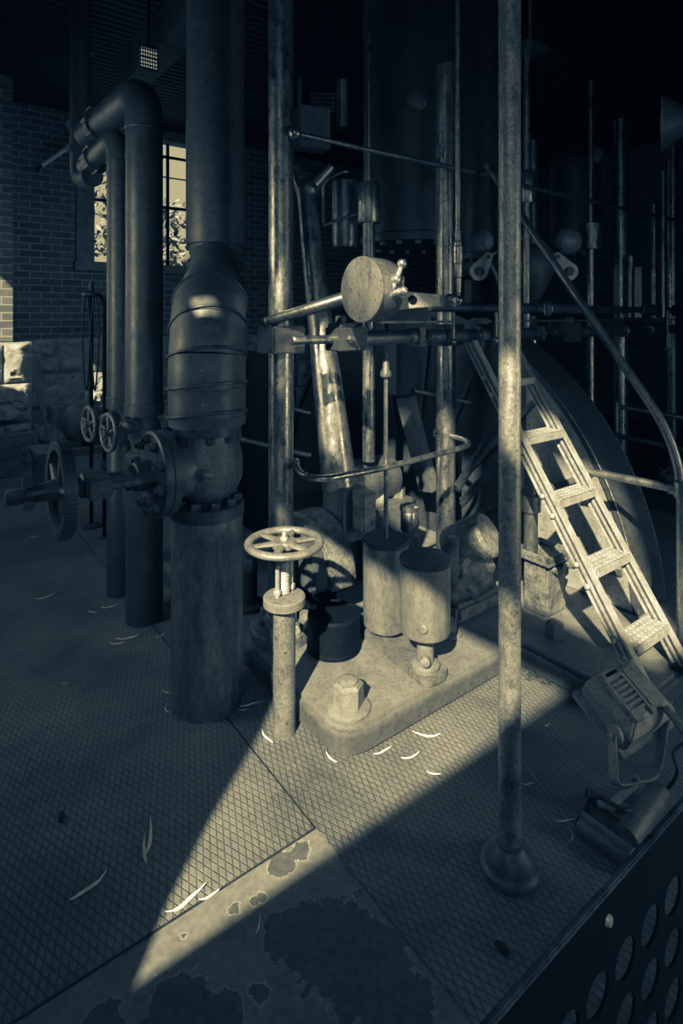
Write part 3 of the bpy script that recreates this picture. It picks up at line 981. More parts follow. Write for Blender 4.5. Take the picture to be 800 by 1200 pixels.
# long valve rod
q0 = kp + nrm * .035 + Vector((.02, 0, 0))
t = thing('valve_rod', 'bright long thin vertical rod with a turnbuckle rising from the lever arm end', 'rod', q0)
m = MB(); m.tube([q0 + ZD * .02, q0 + ZD * 1.42], .0125, 16); m.build('rod', STEEL, t)
m = MB()
for z_, r2, h_ in ((.03, .017, .071), (.1, .021, .061), (.16, .024, .081), (.24, .02, .021), (.26, .015, .05)):
    m.lathe([(r2 * .8, 0), (r2, .004), (r2, h_ - .004), (r2 * .8, h_)], q0 + ZD * z_, ZD, 16)
m.build('turnbuckle', STEEL, t)
m = MB(); m.ball(q0, .024, seg=18, n=10); m.build('ball_end', STEEL, t)

# rails between the columns
A0 = W(1.41, 2.315, 0); C0 = W(2.515, 2.33, 0)
t = thing('upper_guard_rail', 'thin upper rail slanting back from the first column past the second', 'rail', W(1.42, 2.23, 2.43))
m = MB(); m.tube(spline([W(1.42, 2.235, 2.43), W(2.0, 2.235, 2.43), W(2.6, 2.235, 2.435), W(2.9, 2.235, 2.44), W(3.3, 2.24, 2.42), W(4.0, 2.24, 2.42), W(5.3, 2.24, 2.42)], 6), .014, 12); m.build('rail', STEELD, t)
m = MB(); m.ball(W(1.42, 2.235, 2.43), .03, seg=18, n=10); m.build('ball_joint', STEEL, t)
t = thing('lower_guard_rail', 'bowed lower rail wrapping round in front of the first two columns at knee height', 'rail', G(346, 545, .91))
pts = [G(345, 543, .91), G(354, 556, .91), G(378, 561, .91), G(410, 556, .91), G(455, 547, .91), G(505, 534, .91), G(540, 525, .91), G(549, 520, .91), G(540, 514, .91), G(512, 508, .91)]
m = MB(); m.tube(spline(pts, 6), .0145, 14); m.build('rail', STEEL, t)
for e_ in (pts[0], pts[-1]):
    m = MB(); m.ball(e_, .026, seg=16, n=8); m.build('ball_joint', STEEL, t)
t = thing('cross_rail', 'short straight rail between steam main and first column', 'rail', D(284, 515, 2.95))
m = MB(); m.tube([D(276, 513, 2.98), D(364, 534, 2.98)], .013, 12); m.tube([D(340, 478, 3.1), D(364, 484, 3.1)], .012, 12); m.build('rail', STEELD, t)
t = thing('rear_rail', 'thin horizontal rail behind the second column', 'rail', D(475, 455, 3.7))
m = MB(); m.tube([D(486, 457.5, 3.70), D(552, 472, 3.6)], .013, 10); m.build('rail', STEELD, t)
t = thing('side_rail', 'double horizontal rails at the right beyond the flywheel', 'rail', D(725, 478, 4.4))
m = MB(); m.tube([D(722, 476, 4.4), D(815, 492, 4.1)], .018, 12); m.tube([D(718, 509, 4.3), D(815, 530, 3.9)], .018, 12); m.build('rail', STEELD, t)
m = MB(); q = D(722, 476, 4.4); m.tube([Vector((q.x, q.y, BT)), q + ZD * .03], .02, 12); m.build('stanchion', STEELD, t)

# slanted frame legs, rods and hanging gear
t = thing('slanted_leg', 'tapering bright slanted leg leaning between the first column and the sleeved rod', 'frame leg', D(392, 575, 3.05))
m = MB(); m.tube([D(358, 222, 3.25), D(366, 300, 3.2), D(398, 572, 3.05)], [.05, .058, .094], 32); m.build('leg', STEEL, t)
m = MB(); m.tube([D(345, 195, 3.25), D(358, 225, 3.25)], [.03, .055], 16); m.tube([D(388, 195, 3.25), D(362, 222, 3.25)], [.025, .045], 16); m.ball(D(360, 222, 3.25), .066, seg=20, n=12); m.build('fork', STEELD, t)
m = MB(); m.box(D(404, 598, 3.04), UD * .085, VD * .085, ZD * .14); m.build('crosshead', IRON2, t, .008)
m = MB(); m.box(D(426, 598, 2.95), UD * .045, VD * .05, ZD * .1); m.build('slipper', CAST, t, .008)
p = D(403, 625, 3.05)
m = MB(); m.box(Vector((p.x, p.y, (p.z + BT) / 2)) + VD * .12, UD * .08, VD * .05, ZD * (p.z - BT) / 2); m.build('leg_pedestal', IRON, t)
m = MB(); m.tube([D(377, 470, 3.2), D(385, 570, 3.15)], .028, 14); m.build('side_strip', STEEL, t)


def sleeved(px, d, ytop, ys0, ys1, sw, rw, lw, ybot, label, name='sleeved_rod'):
    X = (px - CX) / F * d
    p = Vector((X, d, 0))
    z = lambda y: EYE - (y - HY) / F * d
    t = thing(name, label, 'rod', p + ZD * max(z(ybot), BT), 'sleeved valve rods')
    m = MB(); m.tube([p + ZD * (z(ys0) - .01), p + ZD * z(ytop)], rw / F * d / 2, 14); m.build('rod', STEEL, t)
    m = MB(); r2 = sw / F * d / 2; m.lathe([(r2 * .94, 0), (r2, .006), (r2, z(ys0) - z(ys1) - .006), (r2 * .94, z(ys0) - z(ys1))], p + ZD * z(ys1), ZD, 28); m.build('sleeve', STEEL, t)
    m = MB(); m.tube([p + ZD * max(z(ybot), BT), p + ZD * (z(ys1) + .005)], lw / F * d / 2, 18); m.build('lower_tube', STEEL, t)
    return t


sleeved(432, 3.35, 40, 215, 262, 27, 5, 15, 540, 'vertical rod with a fat sleeve, behind the round balance weight')
sleeved(617, 3.82, 55, 201, 238, 19, 8, 9, 640, 'vertical rod with a small sleeve, right beside the free-standing pole')
sleeved(692, 4.3, 95, 262, 293, 24, 6, 9, 660, 'thin vertical rod with a short wide sleeve, right of the governor ball')
for px, d, y0, y1, w, lab in ((766, 4.9, 240, 372, 7, 'thin bright rod left of the far right column'), (777, 4.6, 200, 372, 5, 'thinnest bright rod beside the far right column'),
                              (739, 4.6, 300, 372, 7, 'short dull rod close to the right of the tall right column')):
    m = MB(); m.tube([D(px, y1, d), D(px, y0, d)], w / F * d / 2, 14)
    tag(m.build('gauge_rod', STEEL), lab, 'rod', 'thin rods at the right')
a_, b_ = D(747, 372, 4.5), D(747, 313, 4.5)
m = MB(); m.box((a_ + b_) / 2, Vector((.027, 0, 0)), Vector((0, .006, 0)), ZD * (b_ - a_).z / 2)
tag(m.build('perforated_strip', STEELD), 'short perforated metal strip standing among the rods at the right', 'strip')

q = D(365, 152, 3.2)
t = thing('junction_box', 'flat grey metal box with a mesh grille beside the first column', 'box', q)
m = MB(); m.box(q, Vector((.085, .03, 0)), Vector((-.02, .05, 0)), ZD * .115); m.build('box_body', IRON2, t, .006)
m = MB(); g0 = D(378, 120, 3.25)
for i in range(9):
    p = g0 + Vector((-.06 + .015 * i, 0, 0)); m.tube([p - ZD * .05, p + ZD * .05], .003, 6)
for i in range(5):
    p = g0 + ZD * (-.05 + .025 * i); m.tube([p - Vector((.07, 0, 0)), p + Vector((.07, 0, 0))], .003, 6)
m.build('mesh_grille', STEELD, t)
m = MB(); m.tube([q + Vector((-.07, .02, .1)), q + Vector((-.07, .02, .3))], .012, 10); m.build('conduit', STEELD, t)
q = D(401, 95, 3.45)
m = MB(); m.tube([D(401, 150, 3.45), q], .035, 20); tag(m.build('vertical_tube', STEELD), 'short grey vertical tube above the metal box', 'tube')
c = D(404, 290, 3.55)
t = thing('hanging_cylinder', 'narrow grey cylinder with rounded base behind the sleeved rod', 'cylinder', c)
m = MB(); m.lathe([(.03, -.02), (.07, .0), (.078, .03), (.078, .40), (.07, .41)], c, ZD, 28); m.build('body', STEELD, t)
m = MB(); m.tube(spline([c + Vector((-.13, -.1, .3)), c + Vector((-.12, -.12, .37)), c + Vector((-.02, -.12, .43)), c + Vector((.03, -.1, .44))]), .009, 10)
m.tube([c + Vector((-.13, -.1, .12)), c + Vector((.1, -.1, .2))], .011, 10); m.tube([c + Vector((-.13, -.1, .12)), c + Vector((-.13, -.1, .3))], .008, 8); m.build('oil_pipe', STEEL, t)

# engine cylinders overhead
def cyl(px, d, r, z0, z1, label, dome=False, boss=None):
    X = (px - CX) / F * d
    p = Vector((X, d, 0))
    t = thing('steam_cylinder', label, 'steam cylinder', p + ZD * z0, 'steam cylinders of the engine')
    prof = [(r * .7, z0), (r * 1.06, z0), (r * 1.06, z0 + .05), (r, z0 + .06), (r, z1)]
    if dome:
        prof += [(r * .97, z1 + r * .25), (r * .8, z1 + r * .6), (r * .5, z1 + r * .85), (.02, z1 + r * .95)]
    m = MB(); m.lathe(prof, p, ZD, 56); m.build('shell', IRON, t)
    if boss:
        q = D(boss[0], boss[1], d - r)
        dr = (Vector((0, 0, q.z)) - q).normalized()
        m = MB(); m.lathe([(.07, -.06), (.07, .02), (.06, .03), (.04, .035)], q, dr, 24)
        x_ = dr.cross(ZD).normalized()
        for i in range(8):
            a = 2 * math.pi * i / 8
            m.hexnut(q + dr * .02 + (x_ * math.cos(a) + ZD * math.sin(a)) * .055, dr, .01, .02)
        m.build('inspection_cover', IRON2, t)
    for i in range(16):
        a = 2 * math.pi * i / 16
        m = MB(); m.hexnut(p + ZD * (z0 - .001) + Vector((math.cos(a), math.sin(a), 0)) * r * .92, -ZD, .02, .025)
        m.build('bolt', IRON2, t)
    return t


cyl(483, 4.05, .34, 2.09, CEIL - .02, 'large dark steam cylinder overhead between the first two columns', boss=(488, 118))
cyl(570, 4.75, .24, 2.05, CEIL - .02, 'dark middle steam cylinder half hidden behind the free-standing pole')
cyl(672, 5.0, .22, 2.12, 2.85, 'smaller dark domed steam cylinder above the governor ball at the right', dome=True, boss=(697, 182))

# governor
g0 = D(624, 312, 4.17)
t = thing('governor', 'ball governor with a pear-shaped centre weight and two flyballs on link plates', 'governor', Vector((g0.x, g0.y, 1.5)))
m = MB(); m.lathe([(.01, .165), (.08, .15), (.135, .1), (.155, .03), (.15, -.03), (.115, -.12), (.07, -.2), (.04, -.25)], g0, ZD, 36); m.build('centre_weight', IRON2, t)
m = MB(); m.tube([Vector((g0.x, g0.y, 1.50)), g0 + ZD * .7], .024, 14); m.build('spindle', STEELD, t)
for (bx, by, br_, lx, ly, ex, ey) in ((564, 283, .088, 567, 313, 596, 350), (665, 283, .097, 661, 313, 630, 350)):
    q = D(bx, by, 4.22); l_ = D(lx, ly, 4.12); e = D(ex, ey, 4.12)
    m = MB(); m.ball(q, br_, seg=32, n=16); b_ = m.build('flyball', PLATE, t)
    m = MB(); a1 = D(lx + (5 if lx < 600 else -8), ly - 12, 4.12)
    n_ = Vector((0, 1, 0))
    pts = []
    c1_, c2_ = a1, l_ + ZD * -.03 + Vector((-.035 if lx < 600 else .035, 0, 0))
    dv = (c2_ - c1_); L2 = dv.length; dv.normalize(); pv = dv.cross(n_)
    for k_ in range(9):
        a = math.pi / 2 + math.pi * k_ / 8; pts.append(c1_ + (dv * math.cos(a) + pv * math.sin(a)) * .032)
    for k_ in range(13):
        a = -math.pi / 2 + math.pi * k_ / 12; pts.append(c2_ + (dv * math.cos(a) + pv * math.sin(a)) * .066)
    m.prism(pts, n_ * .02); lk = m.build('link_plate', ALU, t, .003)
    m = MB(); m.lathe([(.016, 0), (.016, .012)], c1_, -n_, 16); m.build('pivot_pin', IRON, lk)
    m = MB(); m.lathe([(.034, 0), (.034, .006), (.024, .006), (.024, .016)], c2_, -n_, 20); m.build('pivot_pin', IRON, lk)
    m = MB(); m.tube([c1_ + n_ * .03, e + n_ * .03], .017, 10); m.tube([q, c1_ + n_ * .02], .014, 10); m.tube([c1_ + n_ * .03, g0 + ZD * (.25)], .013, 10); m.build('arm', STEELD, t)
m = MB(); m.lathe([(.05, 1.60), (.09, 1.62), (.05, 1.66), (.03, 1.73)], Vector((g0.x, g0.y, 0)), ZD, 24); m.build('sliding_collar', STEELD, t)
a_ = D(545, 318, 4.45)
m = MB(); m.bar(D(530, 316, 4.42), D(596, 312, 4.42), .03, .1); m.ubox(a_.dot(UD) + .05, a_.dot(UD) + .3, a_.dot(VD) - .02, a_.dot(VD) + .06, 1.7, 1.88)
tag(m.build('valve_bracket', IRON, bevel=.006), 'dark flat bracket beneath the left flyball of the governor', 'bracket')

# ------------------------------------------------------------------ flywheel
UF, FW, FVc, FZc, FR = 2.90, .28, 3.05, .02, 1.65
t = thing('flywheel', 'huge dark flywheel with a broad curved rim behind the step ladder', 'flywheel', W(UF + FW / 2, FVc, BT))


def arc(R, zmin, n=64):
    a0 = math.asin((zmin - FZc) / R)
    return [(FVc - R * math.cos(a), FZc + R * math.sin(a)) for a in [a0 + (math.pi - 2 * a0) * i / n for i in range(n + 1)]]


out = arc(FR, BT + .002)
inn = arc(FR - .035, BT + .002)
m = MB()
for (o1, o2), (i1, i2) in zip(zip(out, out[1:]), zip(inn, inn[1:])):
    pass
va = [[m.bm.verts.new(W(UF + w, v, z)) for (v, z) in q] for w, q in ((0, out), (FW, out), (FW, inn), (0, inn))]
for i in range(len(out) - 1):
    for r in range(4):
        a, b = va[r], va[(r + 1) % 4]
        m.bm.faces.new((a[i], a[i + 1], b[i + 1], b[i]))
m.bm.faces.new([q[0] for q in va]); m.bm.faces.new([q[-1] for q in va][::-1])
m.build('rim', IRON, t)
m = MB(); m.tube([W(UF - .001, v, z) for v, z in arc(FR - .003, BT + .012)], .0045, 8); m.build('rim_edge', STEEL, t)
m = MB(); m.tube([W(UF + FW, v, z) for v, z in arc(FR - .003, BT + .012)], .004, 8); m.build('rim_edge', STEELD, t)
m = MB(); m.prism([W(UF + .02, v, z) for v, z in arc(FR - .034, BT + .003)], UD * .1); m.build('web', IRON, t)
pv_ = [(v, z) for v, z in arc(FR - .04, BT + .004) if v < 2.12]
m = MB(); m.prism([W(UF + .012, v, z) for v, z in pv_ + [(pv_[-1][0], BT + .004)]], UD * .007); m.build('side_panel', PLATE, t)
m = MB()
for a in (170, 152, 134, 116, 98, 80):
    ar = math.radians(a)
    d_ = VD * math.cos(ar) + ZD * math.sin(ar)
    c0 = W(UF + .012, FVc, FZc)
    m.bar(c0 + d_ * .7, c0 + d_ * 1.58, .03, .03, UD)
m.build('rib', IRON2, t)

# crank gear castings between bed and ladder
def casting(name, label, cat, c, pieces, mat=CAST):
    t = thing(name, label, cat, c)
    for pn, fn in pieces:
        m = MB(); fn(m); m.build(pn, mat, t, .008)
    return t


cb_ = W(2.62, 2.1, BT)
u0, v0_ = 2.30, 1.98
t = thing('bearing_pedestal', 'lumpy greasy cast bearing pedestal just left of the free-standing pole', 'bearing', W(u0, v0_, BT))
m = MB(); m.ubox(u0 - .18, u0 + .18, v0_ - .1, v0_ + .12, BT, .2); m.build('base', CAST, t, .02)
m = MB()
bmx = bmesh.ops.create_icosphere(m.bm, subdivisions=4, radius=1)
for v in m.bm.verts:
    n_ = noise.fractal(v.co * 2.2, 1, 2, 4)
    c_ = v.co * (1 + .22 * n_)
    v.co = W(u0, v0_, .3) + UD * c_.x * .155 + VD * c_.y * .1 + ZD * c_.z * .17
m.build('housing', CAST, t)
for du in (-.13, .13):
    m = MB(); m.lathe([(.03, .2), (.03, .46)], W(u0 + du, v0_ - .02, 0), ZD, 16); m.hexnut(W(u0 + du, v0_ - .02, .46), ZD, .034, .045); m.build('stud_bolt', CAST, t)
m = MB(); m.lathe([(.1, -.12), (.115, -.1), (.115, .1), (.1, .12)], W(u0 + .02, v0_, .44), (UD * .4 - VD + ZD * .7), 28); m.build('bearing_cap', CAST, t)

c = D(636, 648, 2.94)
t = thing('grease_box', 'open-topped greasy metal box on a cast pedestal under the step ladder', 'box', Vector((c.x, c.y, BT)))
cu, cv = c.dot(UD), c.dot(VD)
m = MB(); m.ubox(cu - .1, cu + .12, cv - .1, cv + .1, c.z - .02, c.z); m.ubox(cu - .1, cu - .085, cv - .1, cv + .1, c.z, c.z + .025); m.ubox(cu + .105, cu + .12, cv - .1, cv + .1, c.z, c.z + .025)
m.ubox(cu - .1, cu + .12, cv - .1, cv - .085, c.z, c.z + .025); m.ubox(cu - .1, cu + .12, cv + .085, cv + .1, c.z, c.z + .025); m.build('tray', CAST, t, .004)
m = MB(); m.ubox(cu - .07, cu + .1, cv - .07, cv + .07, BT, c.z - .02); m.build('pedestal', CAST, t, .012)
for k_ in range(3):
    m = MB(); m.lathe([(.02, 0), (.02, .03)], W(cu - .02 + k_ * .055, cv - .07, c.z - .05), -VD, 12); m.build('stud', CAST, t)
m = MB(); m.tube([W(cu - .06, cv + .03, c.z), W(cu - .06, cv + .03, c.z + .42)], .035, 18); m.lathe([(.05, .22), (.05, .3)], W(cu - .06, cv + .03, c.z), ZD, 18); m.build('feed_pipe', STEELD, t)
# little pipes and jars behind canisters
p = W(2.12, 2.22, BT)
t = thing('oiler', 'small bright oil pot with a capped top behind the two canisters', 'oil pot', p)
m = MB(); m.lathe([(.05, 0), (.05, .34), (.03, .36)], p, ZD, 20); m.build('stand', CAST, t)
m = MB(); m.lathe([(.036, .36), (.045, .365), (.045, .46), (.04, .47)], p, ZD, 24); m.build('pot', STEEL, t)
m = MB(); m.lathe([(.05, .47), (.05, .49), (.03, .5)], p, ZD, 24); m.build('cap', STEEL, t)
p = W(2.25, 2.65, BT)
t = thing('crank_block', 'dark crank block with big nuts behind the canisters', 'machine part', p)
m = MB(); m.ubox(2.02, 2.48, 2.52, 2.8, BT, .5); m.build('block', IRON2, t, .02)
for i in range(3):
    m = MB(); m.hexnut(W(2.1 + .15 * i, 2.62, .5), ZD, .05, .06); m.lathe([(.026, 0), (.026, .03)], W(2.1 + .15 * i, 2.62, .56), ZD, 12); m.build('nut', CAST, t)
m = MB(); m.lathe([(.02, -.2), (.13, -.18), (.13, .18), (.02, .2)], W(2.2, 2.68, .62), UD, 28); m.build('journal', STEELD, t)
t = thing('connecting_link', 'dark inclined link with a square head below the long shaft', 'machine part', D(505, 560, 3.75))
m = MB(); m.bar(D(475, 465, 3.75), D(503, 575, 3.75), .12, .08, UD); m.build('link_bar', IRON2, t, .008)
m = MB(); m.box(D(470, 430, 3.75), UD * .09, VD * .06, ZD * .17); m.build('head', IRON, t, .008)
for (a_, b_, lab) in ((D(598, 478, 3.1), D(535, 575, 3.08), 'upper dark diagonal strut crossing left of the step ladder'), (D(600, 530, 3.14), D(540, 592, 3.12), 'lower worn diagonal strut left of the step ladder')):
    m = MB(); m.bar(a_, b_, .06, .012); m.bar(a_ + ZD * .02, b_ + ZD * .02, .012, .04)
    tag(m.build('diagonal_strut', IRONS, bevel=.004), lab, 'strut', 'diagonal struts left of the ladder')
# backing of the machine in the dark
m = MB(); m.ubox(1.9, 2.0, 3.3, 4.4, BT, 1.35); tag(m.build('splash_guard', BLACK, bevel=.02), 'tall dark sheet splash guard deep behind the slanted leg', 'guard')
anchor('anchor_bolt', 'dark hex bolt on the bed to the right of the free-standing pole foot', 2.42, 1.56, .045, .075, 0)
anchor('anchor_bolt', 'hex nut on the bed behind the shorter canister', 2.04, 1.87, .04, .065, .06)

# ------------------------------------------------------------------ step ladder
lv = lambda z: 1.07 + (z - BT) * (.88 / 1.34)
t = thing('step_ladder', 'steep metal step ladder with patterned treads leaning up to the engine gallery', 'ladder', W(2.45, 1.07, BT))
for u_ in (2.30, 2.61):
    a_, b_ = W(u_, lv(BT + .012), BT + .012), W(u_, lv(1.46), 1.46)
    dr = (b_ - a_).normalized(); nn = UD.cross(dr)
    m = MB(); m.bar(a_, b_, .02, .048, nn); st = m.build('stile', STEELD, t)
    for s_ in (-1, 1):
        m = MB(); m.box((a_ + b_) / 2 + nn * .026 * s_, (b_ - a_) / 2, UD * .018, nn * .005); m.build('stile_flange', ALU, st, .002)
    m = MB(); m.box((a_ + b_) / 2 - UD * .012, (b_ - a_) / 2, UD * .003, nn * .005); m.build('stile_ridge', ALU, st)
    m = MB(); m.box(W(u_, lv(BT) - .0, BT + .012), UD * .03, VD * .05, ZD * .011); m.build('rubber_foot', RUBBER, st)
for i, z_ in enumerate((.28, .53, .78, 1.03, 1.28)):
    v_ = lv(z_)
    tr = MB(); tr.ubox(2.313, 2.597, v_ - .05, v_ + .055, z_ - .011, z_ + .006); tr.ubox(2.313, 2.597, v_ - .055, v_ - .045, z_ - .032, z_ + .008)
    tr = tr.build('tread', ALU, t, .005)
    m = MB()
    for a in range(9):
        for b in range(4):
            m.lathe([(.0085, 0), (.0065, .002)], W(2.335 + .03 * a + (.015 if b % 2 else 0), v_ - .035 + .025 * b, z_ + .006), ZD, 8)
    m.build('grip_studs', ALU, tr)
    for u_, s_ in ((2.279, -1), (2.631, 1)):
        m = MB()
        for dv in (-.028, .022):
            m.lathe([(.012, 0), (.012, .005), (.007, .01)], W(u_, v_ + dv, z_ - .02 + dv * 1.5), UD * s_, 12)
        m.build('rivet', ALU, tr)

# hand rail beside ladder
t = thing('hand_rail', 'bent round tube handrail following the step ladder down to its upright', 'handrail', W(2.69, 1.12, BT))
pts = [W(2.69, 1.12, BT), W(2.69, 1.12, 1.02), W(2.69, 1.94, 2.15), W(2.69, 2.17, 2.47)]
m = MB(); m.tube(fillet(pts, .22, 10), .0205, 20); m.build('tube', STEELD, t)
m = MB(); m.tube([W(2.69, 1.12, .845), W(2.65, 1.52, .845)], .019, 18); m.build('cross_tube', STEELD, t)
m = MB(); m.lathe([(.026, 0), (.031, .006), (.031, .07), (.026, .076)], W(2.69, 1.12, .81), ZD, 20); m.lathe([(.027, .0), (.027, .05)], W(2.69, 1.12, .845), W(2.65, 1.52, .845) - W(2.69, 1.12, .845), 20); m.build('tee_collar', STEELD, t)
m = MB(); m.lathe([(.05, 0), (.05, .01), (.03, .02)], W(2.69, 1.12, BT), ZD, 24); m.build('foot_flange', IRON2, t)

# ------------------------------------------------------------------ free-standing pole
p = G(597, 1019, 0)
t = thing('support_pole', 'tall scratched free-standing pole on a bell-shaped floor flange, nearest the camera', 'pole', p)
m = MB(); m.tube([p + ZD * .03, p + ZD * (CEIL - .01)], .0315, 32); m.build('pole', POLE, t)
m = MB(); m.lathe([(.078, 0), (.085, .006), (.086, .016), (.082, .024), (.071, .03), (.068, .04), (.062, .055), (.05, .072), (.04, .08), (.0385, .086), (.033, .088)], p, ZD, 48); m.build('bell_flange', IRON2, t)

# ------------------------------------------------------------------ perforated guard, bottom right
t = thing('perforated_guard', 'dark perforated steel guard panel with rows of round holes in the bottom right corner', 'guard', W(1.0, .373, 0))
m = MB()
pu, pz, hr = .0665, .073, .0255
nu, nz = 22, 10
u00, ztop = .37, .815
TT = .004


def cell(m, u, z, hw, hh, v):
    n_ = 24
    hv, sq = [], []
    for k_ in range(n_):
        a = 2 * math.pi * k_ / n_ + math.pi / 4
        c_, s_ = math.cos(a), math.sin(a)
        hv.append(m.bm.verts.new(W(u + hr * c_, v, z + hr * s_)))
        mm = max(abs(c_), abs(s_))
        sq.append(m.bm.verts.new(W(u + hw * c_ / mm, v, z + hh * s_ / mm)))
    for k_ in range(n_):
        j = (k_ + 1) % n_
        m.bm.faces.new((sq[k_], sq[j], hv[j], hv[k_]))
    return hv


for i in range(nu):
    for j in range(nz):
        u, z = u00 + pu * (i + .5), ztop - pz * (j + .5)
        h1, h2 = cell(m, u, z, pu / 2, pz / 2, .373), cell(m, u, z, pu / 2, pz / 2, .373 + TT)
        for k_ in range(24):
            q = (k_ + 1) % 24
            m.bm.faces.new((h1[k_], h1[q], h2[q], h2[k_]))
m.ubox(u00, u00 + nu * pu, .373, .373 + TT, ztop, .892)
m.ubox(u00, u00 + nu * pu, .373, .373 + TT, .02, ztop - pz * nz)
m.build('panel', BLACK, t)
m = MB(); m.ubox(u00, u00 + nu * pu, .370, .3785, .889, .897); m.build('top_edge', STEELD, t, .002)
for u_ in (u00, u00 + nu * pu):
    m = MB(); m.ubox(u_ - .012, u_ + .012, .378, .402, 0, .89); m.build('post', BLACK, t)
m = MB(); m.lathe([(.007, 0), (.005, .004)], G(708, 1070, .86).project(UD) + VD * .373 + ZD * .855, -VD, 12); m.build('rivet', ALU, t)

# ------------------------------------------------------------------ flood light
TL, TR, BL = D(690, 792, 2.0), D(740, 765, 2.09), D(729, 872, 1.82)
e1 = (TR - TL); w_ = e1.length; e1.normalize()
e2 = (BL - TL); e2 = e2 - e1 * e2.dot(e1); h_ = e2.length; e2.normalize()
nn = e1.cross(e2)
if nn.dot(-TL) < 0:
    nn = -nn
fc = TL + e1 * w_ / 2 + e2 * h_ / 2
w_ *= 1.05
fs = G(716, 962, 0)
t = thing('work_light', 'dusty boxy work light tilted in a curved yoke near the ladder foot', 'lamp', fs)
q = lambda a, b, c: fc + e1 * a * w_ + e2 * b * h_ + nn * c
m = MB()
m.loft([[q(-.5, -.5, -.1), q(.5, -.5, -.1), q(.5, .5, -.1), q(-.5, .5, -.1)], [q(-.5, -.5, -.03), q(.5, -.5, -.03), q(.5, .5, -.03), q(-.5, .5, -.03)],
        [q(-.36, -.42, 0), q(.36, -.42, 0), q(.36, .36, 0), q(-.36, .36, 0)]])
m.build('casing', LAMPM, t, .006)
m = MB(); m.box(fc - nn * .108, e1 * w_ * .6, e2 * h_ * .56, nn * .012); m.build('bezel', LAMPM, t, .005)
m = MB(); m.box(fc - nn * .122, e1 * w_ * .48, e2 * h_ * .46, nn * .003); m.build('lens', BLACK, t)
m = MB()
for i in range(6):
    m.box(q(-.16, -.2 + .085 * i, .004), e1 * w_ * .14, e2 * .004, nn * .006)
m.box(q(-.31, .02, .003), e1 * .005, e2 * h_ * .36, nn * .006)
m.box(q(.02, .02, .003), e1 * .005, e2 * h_ * .36, nn * .006)
m.box(q(.2, -.02, .003), e1 * w_ * .12, e2 * h_ * .32, nn * .004)
m.build('cooling_fins', LAMPM, t)
m = MB(); m.box(q(-.15, -.36, .006), e1 * w_ * .17, e2 * .016, nn * .005); m.build('name_plate', LAMPM, t, .003)
m = MB(); m.box(q(-.15, -.36, .0125), e1 * w_ * .11, e2 * .005, nn * .002); m.build('slot', BLACK, t)
m = MB(); m.box(q(.2, -.44, .008), e1 * .02, e2 * .012, nn * .008); m.lathe([(.008, 0), (.006, .006)], q(.2, -.44, .016), nn, 10); m.build('latch', TIN, t)
pvl, pvr = q(-.56, .28, -.06), q(.56, .28, -.06)
m = MB(); m.lathe([(.03, -.01), (.03, .004), (.02, .01), (.012, .016), (.012, .026)], pvl, -e1, 24); m.build('pivot_knob', LAMPM, t)
low = G(722, 918, .12); lowr = G(768, 905, .14)
yk = spline([pvl - e1 * .012, pvl * .45 + low * .55 - e1 * .01, low, (low + lowr) / 2 - ZD * .012, lowr, pvr * .6 + lowr * .4 + e1 * .01, pvr + e1 * .01], 7)
m = MB()
for i, pnt in enumerate(yk[:-1]):
    pass
wdir = (e2 * .4 + nn * .8); wdir = wdir.normalized()
rings = []
for i, pnt in enumerate(yk):
    tg = (yk[min(i + 1, len(yk) - 1)] - yk[max(i - 1, 0)]).normalized()
    wd = (wdir - tg * wdir.dot(tg)).normalized(); th_ = tg.cross(wd)
    rings.append([pnt + wd * .022 + th_ * .0025, pnt - wd * .022 + th_ * .0025, pnt - wd * .022 - th_ * .0025, pnt + wd * .018 - th_ * .0025])
m.loft(rings); m.build('yoke', LAMPM, t)
md = yk[len(yk) // 2]
m = MB(); m.hexnut(md + ZD * .002, (wdir * .1 + ZD), .012, .016); m.build('yoke_nut', TIN, t)
m = MB(); m.tube([fs + ZD * .05, md - ZD * .002], .012, 14); m.build('stand_stem', LAMPM, t)
m = MB(); a_ = q(.24, .40, .005); m.tube([a_, a_ + e2 * .05], .013, 14); m.tube([a_ + e2 * .045, a_ + e2 * .075], .016, 6); m.build('cable_gland', TIN, t)
for pa, pb, rr in ((G(733, 985, .038), G(772, 928, .038), .036), (G(680, 965, .034), G(742, 1010, .034), .033), (G(690, 930, .02), G(735, 960, .02), .019)):
    m = MB(); dv = (pb - pa).normalized()
    m.lathe([(rr * .8, 0), (rr, 0.003), (rr, (pb - pa).length - .003), (rr * .8, (pb - pa).length)], pa, dv, 24); ft = m.build('stand_tube', IRON2, t)
    m = MB(); m.lathe([(rr * .5, 0), (rr * .55, .004), (rr * .3, .005)], pa - dv * .003, -dv, 18); m.build('tube_plug', TIN if rr > .035 else BLACK, ft)
m = MB(); m.tube([fs + ZD * .05, G(715, 945, .05)], .014, 10); m.tube([G(700, 940, .03), G(740, 950, .03)], .014, 10); m.build('cross_clamp', LAMPM, t)
cbl = [a_ + e2 * .07, a_ + e2 * .10 + e1 * .02, D(790, 880, 1.85), D(793, 905, 1.82), G(780, 925, .03), G(752, 938, .008), G(735, 950, .09), G(705, 935, .06), G(690, 938, .015), G(686, 955, .007), G(694, 968, .007), G(704, 974, .007)]
m = MB(); m.tube(spline(cbl, 8), .0055, 10)
tag(m.build('power_cable', RUBBER), 'black power cable looping from the work light over the floor', 'cable')

